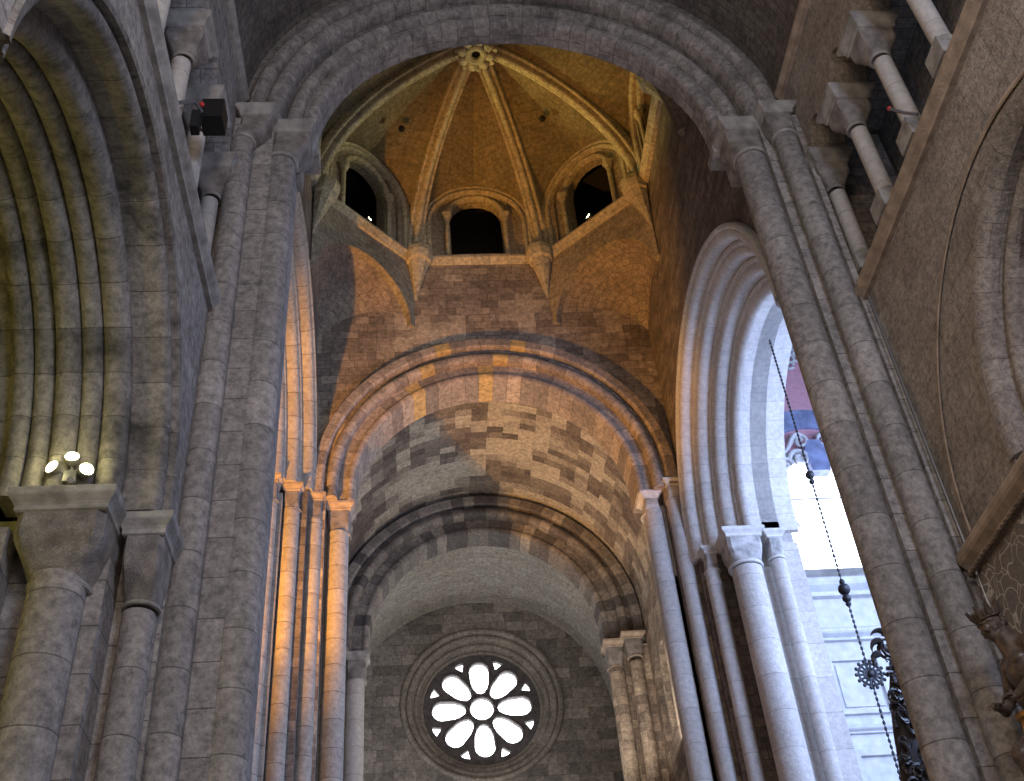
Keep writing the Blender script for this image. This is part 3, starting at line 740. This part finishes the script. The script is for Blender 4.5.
# squinches in the four corners
def squinch(sx, sy, label):
    t = thing('squinch', label, 'squinch')
    a = Vector((sx*HR, CC+sy*AP, 0)); b = Vector((sx*AP, CC+sy*HR, 0)); ctr = (a+b)/2
    sd = (b-a).normalized(); nd = Vector((sx, sy, 0)).normalized(); hl = (b-a).length/2
    mp = lambda s_, z, d: tuple(ctr+sd*s_+nd*d+Vector((0,0,z)))
    zq, rq = 27.3, 2.12; ry = 2.05
    arc = [(rq*cos(pi*i/24), zq+ry*sin(pi*i/24)) for i in range(25)]
    mb = MB()
    prism(mb, mp, [(-hl, zq)] + [(-x_, z_) for x_, z_ in arc] + [(hl, zq), (hl, ZL-.05), (-hl, ZL-.05)], [], 0, .55)
    mb.build('squinch_arch', M['drum'], t)
    apex = Vector((sx*XW, CC+sy*AP, 26.9)); mb = MB()
    rows = []
    for g in range(9):
        q = g/8; rows.append([tuple(Vector(mp(x_, z_, .3)).lerp(apex, q*.985)+Vector((0,0,.5*sin(q*pi)))) for x_, z_ in arc])
    mb.grid(rows, [i*.28 for i in range(25)], [g*.45 for g in range(9)])
    mb.build('squinch_cone', M['squinch'], t, True)
squinch(-1, 1, 'fan-like corner squinch under the lantern at rear left, half orange half teal')
squinch(1, 1, 'fan-like brown corner squinch under the lantern at rear right')
squinch(-1, -1, 'front left corner squinch hidden behind the nearest arch')
squinch(1, -1, 'front right corner squinch behind the nearest arch')

# ================================================================== ROSE WINDOW
rw = thing('rose_window', 'round eight-petalled rose window in deep stepped rings on the west wall', 'window')
mb = MB()
prof = [(3.62, -.02), (3.60, -.12)]+roll(3.45, -.10, .14, 0, -180, 6)+[(3.28, .05)]+roll(3.12, .18, .16, 0, -150, 6)+[(2.95, .40), (2.86, .42)]+roll(2.74, .55, .13, 0, -150, 6)+[(2.60, .75), (2.52, .78)]+roll(2.44, .90, .10, 0, -150, 5)+[(2.34, 1.05), (2.34, 1.35), (3.62, 1.35)]
rows = [[(RC+r*cos(2*pi*i/96), YW+d*.62, RZ+r*sin(2*pi*i/96)) for r, d in [(2.66+(r_-2.34)*.82, d_) for r_, d_ in prof]] for i in range(97)]
us = [0]
for j in range(len(prof)): a = prof[j]; b = prof[(j+1) % len(prof)]; us.append(us[-1]+hypot(a[0]-b[0], a[1]-b[1]))
mb.grid(rows, us, [2*pi*3*i/96 for i in range(97)], True); mb.build('surround', M['ring'], rw, True)
holes = [circ(0, 0, .47, 28)]
def petal(a, r0=.68, r1=1.60, w0=.20, w1=.40):
    pts = []
    for i in range(15): # outer round
        q = -pi/2+pi*i/14; pts.append((r1+w1*cos(q), w1*sin(q)))
    pts += [(1.1, .36), (.85, .27), (r0, w0*.7), (r0-.04, 0), (r0, -w0*.7), (.85, -.27), (1.1, -.36)]
    return [(x*cos(a)-y*sin(a), x*sin(a)+y*cos(a)) for x, y in pts]
for k in range(8):
    a = pi/2+k*pi/4+radians(1.5)
    holes.append(petal(a))
    a += pi/8
    holes.append([(x*cos(a)-y*sin(a), x*sin(a)+y*cos(a)) for x, y in ((1.78, 0), (2.12, -.22), (2.16, 0), (2.12, .22))])
mb = MB(); prism(mb, lambda s_, z, d: (RC+s_*1.13, YW+.62+d, RZ+z*1.13), circ(0, 0, 2.38, 64), holes, 0, .25); tr = mb.build('tracery', M['trac'], rw)
mb = MB()
for h in holes[:1]+holes[1::2]:
    cx_ = sum(p[0] for p in h)/len(h); cz_ = sum(p[1] for p in h)/len(h)
    mb.tube([(RC+1.13*(cx_+(p[0]-cx_)*1.12), YW+.61, RZ+1.13*(cz_+(p[1]-cz_)*1.12)) for p in h], .045, 6, True)
mb.build('petal_moulding', M['trac'], tr, True)
mb = MB(); prism(mb, lambda s_, z, d: (RC+s_, YW+.9+d, RZ+z), circ(0, 0, 2.72, 48), [], 0, .02); mb.build('glass', M['glass_rose'], rw)

# ================================================================== RIGHT TRANSEPT / CHAPEL BEYOND
YC = 32.0
struct(MB().box(6.9, 7.9, 28.6, YC+.3, FZ, 27).build('wall_chapel_left', M['plaster']))
# chapel end wall with pink upper part
win = (11.75, 1.62)   # centre, half width
wc, wr, wz0, wz1 = 11.75, 1.92, 18.35, 22.2
mb = MB(); prism(mb, T(YC), rect(7.8, 19, FZ, 18.3), [], 0, .6); struct(mb.build('wall_chapel_lower', M['chapel']))
mb = MB(); prism(mb, T(YC), rect(7.8, 19, 18.3, 31), [[(wc-wr, wz0), (wc+wr, wz0)]+[(wc+wr*cos(pi*i/20), wz1+.95*sin(pi*i/20)) for i in range(21)]], 0, .6)
struct(mb.build('wall_chapel_upper', M['pink']))
struct(MB().box(19, 19.4, 17, YC+.4, FZ, 31).build('wall_transept_right', M['chapel']))
struct(MB().box(6.9, 19.4, 14.6, YC+.6, 30.0, 30.4).build('ceiling_transept', M['plaster']))
struct(MB().box(8.4, 19, 15.2, 15.6, FZ, 30).build('wall_transept_near', M['plaster']))
# transept vault band seen through the arch (plaster barrel strip)
cw = thing('chapel_window', 'large blown-out round-headed window right of centre, behind the hanging chain', 'window')
mb = MB(); prism(mb, T(YC), [(wc-wr, wz0), (wc+wr, wz0)]+[(wc+wr*cos(pi*i/20), wz1+.95*sin(pi*i/20)) for i in range(21)], [], .42, .45); mb.build('glass', M['glass'], cw)
mb = MB()
for (r1, r2, dd) in ((wr+.55, wr, -.16), (wr+.22, wr-.06, -.24)):
    o1 = [(wc-r1, wz0)]+[(wc-r1*cos(pi*i/24), wz1+(.95+(r1-wr))*sin(pi*i/24)) for i in range(25)]+[(wc+r1, wz0)]
    o2 = [(wc+r2, wz0)]+[(wc+r2*cos(pi*i/24), wz1+(.95+(r2-wr))*sin(pi*i/24)) for i in range(25)]+[(wc-r2, wz0)]
    prism(mb, T(YC), o1+o2, [], dd, .3)
mb.build('frame', M['bluegrey'] if False else M['chapel'], cw)
mb = MB(); mb.tube([(wc-wr, YC+.35, 21.9), (wc+wr, YC+.35, 21.9)], .04); mb.tube([(wc-wr, YC+.35, 19.5), (wc+wr, YC+.35, 19.5)], .03); mb.build('glazing_bar', M['metal'], cw)
HX, HZ, HRX, HRZ = 13.1, 22.6, 3.25, 6.4
mb = MB(); prism(mb, T(YC-.9), rect(7.8, 19, 18.3, 31), [[(HX-HRX, 18.32), (HX+HRX, 18.32)]+[(HX+HRX*cos(pi*i/30), HZ+HRZ*sin(pi*i/30)) for i in range(31)]], 0, .85)
struct(mb.build('wall_chapel_arch', M['plaster']))
# cartouche over the window, with volutes
ct = thing('stucco_cartouche', 'grey scrolled stucco cartouche crowning the bright chapel window', 'ornament')
def scroll(c, r, turns, sgn, plane_y, n=26, a0=0):
    return [(c[0]+sgn*r*(1-.8*i/n)*cos(a0+2*pi*turns*i/n), plane_y, c[1]+r*(1-.8*i/n)*sin(a0+2*pi*turns*i/n)) for i in range(n+1)]
mb = MB(); prism(mb, T(YC), [(wc-.32, 22.6), (wc+.32, 22.6), (wc+.42, 23.5), (wc+.2, 23.95), (wc-.2, 23.95), (wc-.42, 23.5)], [], -.42, 0)
mb.build('shield', M['bluegrey'], ct)
mb = MB()
for q in (-1, 1):
    mb.tube(scroll((wc+q*.62, 23.2), .38, 1.3, q, YC-.35), .08); mb.tube(scroll((wc+q*.45, 23.95), .3, 1.2, q, YC-.35, a0=1.5), .07)
    mb.tube(scroll((wc+q*1.25, 22.95), .35, 1.2, -q, YC-.3), .07)
    mb.tube([(wc+q*(.3+i*.15), YC-.3, 24.2+.2*sin(i*.9)-.09*i) for i in range(12)], [.1+.03*sin(i) for i in range(12)])
mb.build('volutes', M['chapel'], ct, True)
# painted blue arch band over the window and white rocaille edging
bb = []
def arcband(r1, r2, z0, cz, d0, d1, k=1.0, cx_=wc, n=28):
    o1 = [(cx_-r1*cos(pi*i/n), cz+r1*k*sin(pi*i/n)) for i in range(n+1)]; o2 = [(cx_+r2*cos(pi*i/n), cz+r2*k*sin(pi*i/n)) for i in range(n+1)]
    mb = MB(); prism(mb, T(YC), o1+o2, [], d0, d1); return mb
o = arcband(2.85, 2.05, 0, 22.6, -.10, .1, 1.05).build('painted_arch_band', M['bluegrey']); tag(o, 'blue-grey painted arched band between pink wall and chapel window', 'painted band')
ro = thing('rocaille_border', 'white curly rocaille border along the pink painted wall', 'ornament')
mb = MB()
for i in range(46):
    a = pi*(-.12+.62*i/45); rr = .93+.035*sin(i*2.1)
    c = (HX-HRX*rr*cos(a), HZ+HRZ*rr*sin(a))
    if c[1] < 19: continue
    mb.tube([(c[0]+.24*cos(j*.9+i)*(1-j/9), YC-.14, c[1]+.26*sin(j*.9+i)*(1-j/9)) for j in range(8)], .06, 5)
mb.build('scrolls', M['chapel'], ro, True)
# chapel inner arch mould (white rim on the left of the pink wall)
string_course(lambda s_, z, d: (s_, YC+d, z), 'trim_6', 7.9, 19, 17.7, .65, .55, M['chapel'])
string_course(lambda s_, z, d: (s_, YC+d, z), 'trim_7', 7.9, 19, 16.15, .4, .35, M['chapel'])
string_course(lambda s_, z, d: (s_, YC+d, z), 'trim_8', 7.9, 19, 13.1, .25, .2, M['chapel'])
# pilaster, capital and panels on chapel wall
cp = thing('chapel_pilaster', 'pale classical pilaster with scroll capital below the chapel window', 'pilaster')
mb = MB(); mb.box(9.0, 9.75, YC-.2, YC, FZ, 14.6); mb.box(9.12, 9.63, YC-.26, YC-.2, 5, 14.3); mb.build('shaft', M['chapel'], cp)
mb = MB(); mb.box(8.9, 9.85, YC-.32, YC, 15.9, 16.15)
for q in (-1, 1):
    mb.tube(scroll((9.37+q*.28, 15.45), .3, 1.6, q, YC-.34), .07)
    mb.tube(scroll((9.37+q*.2, 14.95), .2, 1.4, -q, YC-.32), .05)
mb.ball((9.37, YC-.3, 15.2), .2); mb.box(9.05, 9.7, YC-.25, YC, 14.5, 15.9)
mb.build('capital', M['chapel'], cp, True)
pn = thing('wall_panel', 'raised rectangular stone panel beside the pilaster in the bright chapel', 'panel')
mb = MB(); prism(mb, T(YC), rect(10.15, 11.9, 13.7, 15.6), [rect(10.3, 11.75, 13.85, 15.45)], -.14, 0); mb.build('frame', M['chapel'], pn)
mb = MB(); prism(mb, T(YC), rect(10.4, 11.65, 13.95, 15.35), [], -.06, 0); mb.build('field', M['chapel'], pn)
pn = thing('wall_panel', 'tall shaped stone panel low in the bright chapel', 'panel')
mb = MB(); prism(mb, T(YC), [(10.2, 7), (13.2, 7), (13.2, 10.4), (12.4, 10.7), (12.4, 12.6), (10.2, 12.6)], [[(10.4, 7.2), (13.0, 7.2), (13.0, 10.2), (12.2, 10.5), (12.2, 12.4), (10.4, 12.4)]], -.12, 0); mb.build('frame', M['chapel'], pn)

# hanging chain with medallion
ch = thing('hanging_chain', 'long dark beaded chain hanging in front of the bright window, with a round pierced medallion', 'chain')
cxh, cyh = 7.78, 23.5
for z0, z1 in ((13.5, 21.9), (5.0, 13.5)):
    mb = MB()
    z = z1
    while z > z0:
        mb.ball((cxh, cyh, z), .038, 6, 5, (1, 1, 1.5)); z -= .14
    mb.tube([(cxh, cyh, z1), (cxh, cyh, z0)], .012); mb.build('chain_links', M['iron'], ch, True)
mb = MB()
for z, r in ((16.66, .12), (16.45, .08), (13.25, .15), (13.0, .11), (12.85, .07), (13.45, .07)): mb.ball((cxh, cyh, z), r, 12, 8)
mb.build('beads', M['iron'], ch, True)
mb = MB(); mc = (cxh, cyh-.05, 11.0)
_fr = Vector((cxh-CAMX, cyh, 11.0)).normalized()
def md(r, a): return (mc[0]+r*cos(a), mc[1], mc[2]+r*sin(a))
for r, th in ((.15, .03), (.27, .03)): mb.tube([md(r, 2*pi*i/24) for i in range(24)], th, 6, True)
for i in range(14):
    a = 2*pi*i/14; mb.tube([md(.05, a), md(.30, a)], .028, 5); mb.ball(md(.33, a), .045, 6, 5)
mb.ball(mc, .09, 10, 6); mb.build('medallion', M['iron'], ch, True)

# dark carved foliage mass behind the right pier
fo = thing('carved_foliage_ornament', 'black carved foliage ornament rising beside the right pier at the bottom', 'carving')
random.seed(11)
mb = MB(); rings = []
for z, x, hw in ((2.0, 6.75, .8), (6.0, 6.72, .62), (7.3, 6.75, .42), (8.2, 6.8, .35), (9.0, 6.85, .25), (9.7, 6.95, .12), (10.1, 6.9, .03)):
    rings.append([(x+hw*cos(2*pi*j/12), 20.15+hw*.5*sin(2*pi*j/12), z) for j in range(12)])
mb.loft(rings); mb.build('core', M['darkwood'], fo, True)
mb = MB()
for i in range(150):
    z = random.uniform(3.5, 10.0); t_ = (z-3.5)/6.5; hw = .75*(1-t_)**.7+.08
    x = 6.78+.12*t_+random.uniform(-hw, hw); y = 20.15-.35*(1-t_)-.05+random.uniform(-.08, .05)
    r = random.uniform(.1, .2); a0 = random.uniform(0, 6.28); q = random.choice((-1, 1))
    mb.tube([(x+q*r*(1-.8*j/12)*cos(a0+j*.5), y-.02*j/3, z+r*(1-.8*j/12)*1.3*sin(a0+j*.5)) for j in range(13)], [.045-.0025*j for j in range(13)], 5)
mb.build('scrolls', M['darkwood'], fo, True)
mb = MB()
for (x, z, a) in ((6.72, 10.05, 2.3), (6.85, 10.2, 1.6), (7.0, 10.0, 1.0), (6.6, 9.8, 2.8), (6.95, 9.5, .6)):
    pts = [(x+.32*(j/6)*cos(a+.25*j), 20.0, z+.32*(j/6)*sin(a+.25*j)) for j in range(7)]; mb.tube(pts, [.06, .075, .07, .06, .045, .03, .01], 6)
mb.build('leaf_tips', M['darkwood'], fo, True)

# ================================================================== RIGHT NAVE WALL: frieze, cloth, statue
string_course(RW(W), 'trim_9', 8.0, 14.55, 8.35, .42, .22, M['mould_warm'])
mb = MB()
y = 8.2
while y < 14.5: mb.ball((W-.16, y, 8.30), .045, 6, 5); y += .13
struct(mb.build('trim_10', M['statue'], None, True))
mb = MB(); prism(mb, RW(W), rect(8.2, 14.5, 1.0, 8.25), [], -.06, .0); cl = mb.build('wall_hanging', M['damask']); tag(cl, 'grey scroll-patterned cloth stretched on the wall at the right edge', 'wall hanging')
st = thing('crowned_statue', 'dark carved wooden figure with a leafy crown at the lower right edge', 'statue')
def skin(name, verts, edges, radii, mat, parent, sub=2):
    me = bpy.data.meshes.new(name); me.from_pydata(verts, edges, []); o = bpy.data.objects.new(name, me); COL.objects.link(o)
    md_ = o.modifiers.new('skin', 'SKIN')
    for i, r in enumerate(radii):
        me.skin_vertices[0].data[i].radius = (r, r) if not isinstance(r, tuple) else r
    me.skin_vertices[0].data[0].use_root = True
    s2 = o.modifiers.new('sub', 'SUBSURF'); s2.levels = sub; s2.render_levels = sub
    me.materials.append(mat); o.parent = parent; return o
def statue():
    # local frame: figure looks toward -x / -y; scale about 1.25 m tall bust to knee
    bx_, by_, bz_ = 5.72, 13.55, 4.95
    S = 1.0
    def P(x, y, z): return (bx_+x*S, by_+y*S, bz_+z*S)
    def remesh(mb, name, mat, vox, it=5):
        o = mb.build(name, mat, st, True)
        r_ = o.modifiers.new('remesh', 'REMESH'); r_.mode = 'VOXEL'; r_.voxel_size = vox; r_.use_smooth_shade = True
        sm = o.modifiers.new('smooth', 'SMOOTH'); sm.iterations = it; sm.factor = .5
        return o
    mb = MB()
    def limb(pts, rad): mb.tube([P(*p) for p in pts], rad, 14); [mb.ball(P(*p), r_*1.0, 14, 10) for p, r_ in zip(pts, rad)]
    mb.ball(P(0,0,.78), .20, 16, 12, (.85,1.0,.8)); mb.ball(P(-.01,0,1.02), .18, 16, 12, (.8,1.0,1.0))
    mb.ball(P(-.02,0,1.30), .22, 18, 12, (.78,1.05,1.0)); mb.ball(P(-.10,.10,1.36), .11, 12, 10, (.8,1,.8)); mb.ball(P(-.10,-.10,1.36), .11, 12, 10, (.8,1,.8))
    mb.ball(P(-.12,0,1.0), .10, 12, 10)
    limb([(0,.20,1.50),(0,-.20,1.50)], [.09,.09]); limb([(-.02,0,1.46),(-.09,.03,1.66)], [.15,.11])
    limb([(0,.27,1.46),(-.05,.36,1.20),(-.22,.28,1.0),(-.33,.17,.99)], [.105,.08,.06,.042])
    limb([(0,-.27,1.46),(-.06,-.37,1.20),(-.22,-.32,1.02),(-.32,-.2,.95)], [.105,.08,.06,.042])
    limb([(-.02,.12,.70),(-.26,.17,.52),(-.24,.17,.05),(-.22,.17,-.35)], [.15,.12,.085,.055])
    limb([(-.02,-.12,.70),(-.16,-.16,.35),(-.08,-.17,-.1),(-.05,-.17,-.5)], [.15,.12,.085,.055])
    hd = Vector(P(-.15,.06,1.80)); fwd = Vector((-.80, -.50, -.30)).normalized(); side = fwd.cross(Vector((0,0,1))).normalized(); up = side.cross(fwd)
    def H(f_, s__, u_): return tuple(hd+fwd*f_+side*s__+up*u_)
    mb.ball(H(0,0,.02), .125, 18, 14, (1,1,1.12)); mb.ball(H(.035,0,-.06), .085, 14, 10, (1,1,1.2)); mb.ball(H(.07,0,-.125), .042, 10, 8)
    mb.tube([H(.10,0,.045), H(.150,0,-.03), H(.125,0,-.045)], [.018,.028,.02], 8)
    mb.tube([H(.085,-.085,.055), H(.118,-.045,.068), H(.12,0,.05), H(.118,.045,.068), H(.085,.085,.055)], .017, 6)
    for q in (-1, 1): mb.ball(H(.075,q*.055,-.035), .036, 10, 8); mb.ball(H(0,q*.125,-.01), .032, 8, 6, (.7,.7,1.3))
    mb.tube([H(.095,-.038,-.082), H(.122,0,-.078), H(.095,.038,-.082)], .014, 6); mb.tube([H(.095,-.03,-.100), H(.115,0,-.102), H(.095,.03,-.100)], .014, 6)
    remesh(mb, 'body', M['statue'], .011, 3)
    mb = MB()
    for q in (-1, 1): mb.ball(H(.092,q*.045,.018), .021, 10, 8)
    mb.build('eyes', M['statue'], st, True)
    mb = MB(); random.seed(5)
    for i in range(110):
        a = random.uniform(0, 2*pi); e = random.uniform(-.6, 1.4)
        s__ = .135*cos(a)*cos(e); f_ = -.125*abs(sin(a))*cos(e)+.045*(e > .5); u_ = .02+.15*sin(e)
        c = H(f_, s__, u_); r_ = random.uniform(.022, .036)
        mb.ball(c, r_, 7, 5)
    mb.build('hair', M['statue'], st, True)
    mb = MB(); cr = lambda a, r_, h: H(r_*sin(a)-.01, r_*cos(a), .10+h)
    mb.tube([cr(2*pi*i/24, .125, 0) for i in range(24)], .018, 6, True)
    for i in range(9):
        a = 2*pi*i/9+.2
        mb.tube([cr(a, .125, 0), cr(a, .145, .055), cr(a, .165, .11), cr(a, .19, .13)], [.022, .034, .022, .006], 6)
        a += pi/9; mb.tube([cr(a, .125, 0), cr(a, .14, .04), cr(a, .15, .065)], [.018, .02, .008], 6)
    mb.build('crown', M['statue'], st, True)
    # hands with separate fingers
    for wri, q in ((Vector(P(-.33,.17,.99)), 1), (Vector(P(-.32,-.20,.95)), -1)):
        mb = MB(); d = Vector((-.8, -.45*q, .05)).normalized(); sd = Vector((0, 0, 1)).cross(d).normalized()
        mb.tube([wri, wri+d*.05, wri+d*.09], [.038, .045, .03], 8)
        for k in range(4):
            b_ = wri+d*.08+sd*(-.03+.02*k); mb.tube([b_, b_+d*.035, b_+d*.055+Vector((0,0,-.02)), b_+d*.055+Vector((0,0,-.045))], [.011, .010, .009, .007], 6)
        b_ = wri+d*.03+sd*.035; mb.tube([b_, b_+d*.03+sd*.03, b_+d*.055+sd*.035], [.013, .011, .008], 6)
        mb.build('hand', M['statue'], st, True)
    mb = MB(); rings = []
    for i, (z, hw) in enumerate(((-.65, .34), (-.3, .36), (.1, .36), (.45, .30), (.68, .24), (.80, .215), (.86, .21))):
        rings.append([P(-.03+hw*.85*(1+.08*sin(j*1.05+i*.6)+.05*sin(j*2.1))*cos(2*pi*j/48), hw*(1+.08*sin(j*1.05+i*.6)+.05*sin(j*2.1))*sin(2*pi*j/48), z+.04*sin(2*pi*j/48)) for j in range(48)])
    mb.loft(rings); mb.tube([P(-.03+.20*cos(2*pi*j/24), .235*sin(2*pi*j/24), .84+.05*sin(2*pi*j/24)) for j in range(24)], .04, 8, True)
    mb.build('drapery', M['gold'], st, True)
    mb = MB(); mb.box(5.25, 6.02, 13.2, 14.25, 3.9, 4.2)
    rings = [[(5.8+hw*cos(2*pi*j/16)*.6, by_+hw*sin(2*pi*j/16), z) for j in range(16)] for z, hw in ((3.1, .05), (3.5, .22), (3.9, .4), (4.0, .45), (4.35, .38))]
    mb.loft(rings); mb.build('bracket', M['gold'], st, True)
statue()
st.scale = (1.35,)*3; st.location = (5.95*(1-1.35)-.05, 13.75*(1-1.35)-.05, 7.0*(1-1.35)+.28)

# ================================================================== SMALL FITTINGS
fl = thing('floodlight_cluster', 'three lit floodlights on a stand on the big left capital', 'lamp')
bx0 = Vector((-7.27, 13.16, 9.45))
mb = MB(); mb.cyl(bx0.x, bx0.y, 9.44, 9.50, .09); mb.cyl(bx0.x, bx0.y, 9.5, 9.86, .022, n=10); mb.box(bx0.x-.09, bx0.x+.09, bx0.y-.04, bx0.y+.04, 9.62, 9.80); mb.build('stand', M['metal'], fl)
for c, d in (((-7.52, 13.06, 9.83), (-.45, -.8, .15)), ((-7.27, 13.06, 10.0), (.15, -.9, .35)), ((-7.03, 13.06, 9.77), (.5, -.8, .1)), ((-7.21, 13.05, 9.58), (.1, -.9, -.2))):
    d = Vector(d).normalized(); c = Vector(c); s_ = .6 if c.z < 9.6 else 1
    mb = MB(); mb.tube([c-d*.16, c-d*.08, c-d*.005], [.04*s_, .085*s_, .105*s_], 14); mb.tube([c-d*.1, bx0+Vector((0,0,.3))], .012, 6)
    hd = mb.build('lamp_head', M['metal'], fl, True)
    mb = MB(); mb.tube([c, c+d*.02], [.097*s_, .085*s_], 14); mb.build('lens', M['lamp'] if s_ == 1 else M['metal'], hd)
for c in ((-7.50, 12.98, 9.83), (-7.0, 12.98, 9.8)):
    point('floodlight_glow', c, 9, (1, .9, .4), .08)
ls = thing('loudspeaker', 'black box loudspeaker on a bracket in front of the upper left gallery', 'loudspeaker')
mb = MB(); mb.box(-6.0, -5.62, 12.0, 12.42, 16.5, 17.0); mb.build('cabinet', M['black'], ls)
mb = MB(); mb.box(-6.06, -5.92, 11.72, 11.92, 15.85, 16.3); mb.build('transformer_box', M['iron'], ls)
mb = MB(); mb.tube([(-6.2, 11.3, 15.9), (-6.0, 11.6, 16.35), (-5.95, 11.9, 16.5)], .035); mb.tube([(-6.0, 12.1, 17.0), (-5.9, 12.2, 17.15), (-5.75, 12.35, 17.0)], .03); mb.build('bracket', M['metal'], ls)
MB().ball((-5.95, 11.85, 16.62), .05).build('indicator', M['red'], ls)
rl = thing('rod_lamp', 'thin rod lamp with a red tip sticking out of the right gallery', 'lamp')
mb = MB(); mb.tube([(6.12, 11.1, 15.2), (6.0, 11.25, 15.45), (5.96, 11.38, 15.7), (5.95, 11.45, 15.83)], .028, 8); mb.build('rod', M['metal'], rl, True)
MB().ball((5.95, 11.47, 15.87), .045).build('tip', M['red'], rl)
# conduit cable beside right pier
mb = MB(); mb.tube([(5.98, 14.42, 14.2), (5.98, 14.42, 2)], .02, 6); tag(mb.build('cable', M['metal']), 'thin pale cable running down beside the outer shaft of the right pier', 'cable')
# aisles
for s_, nm in ((-1, 'left'), (1, 'right')):
    X = lambda a, b: (min(s_*a, s_*b), max(s_*a, s_*b))
    struct(MB().box(*X(13, 13.4), -3, 15.5, FZ, 16).build('wall_aisle_'+nm, M['wall_nave']))
    struct(MB().box(*X(8.2, 13.4), -3, 15.5, 14.36, 14.8).build('ceiling_aisle_'+nm, M['wall_nave']))
    struct(MB().box(*X(8.0, 13.4), 15.2, 15.6, FZ, 14.8).build('wall_aisle_end_'+nm, M['wall_nave']))
# left transept shell
struct(MB().box(-16.4, -16, 15, 32, FZ, 31).build('wall_transept_left', M['wall_cross']))
struct(MB().box(-16, -8.4, 30.0, 30.4, FZ, 31).build('wall_transept_far', M['wall_cross']))
struct(MB().box(-16, -8.4, 15.2, 15.6, FZ, 31).build('wall_transept_front', M['wall_cross']))
struct(MB().box(-16.4, -8.0, 15, 30.5, 30.0, 30.4).build('ceiling_transept_left', M['wall_cross']))
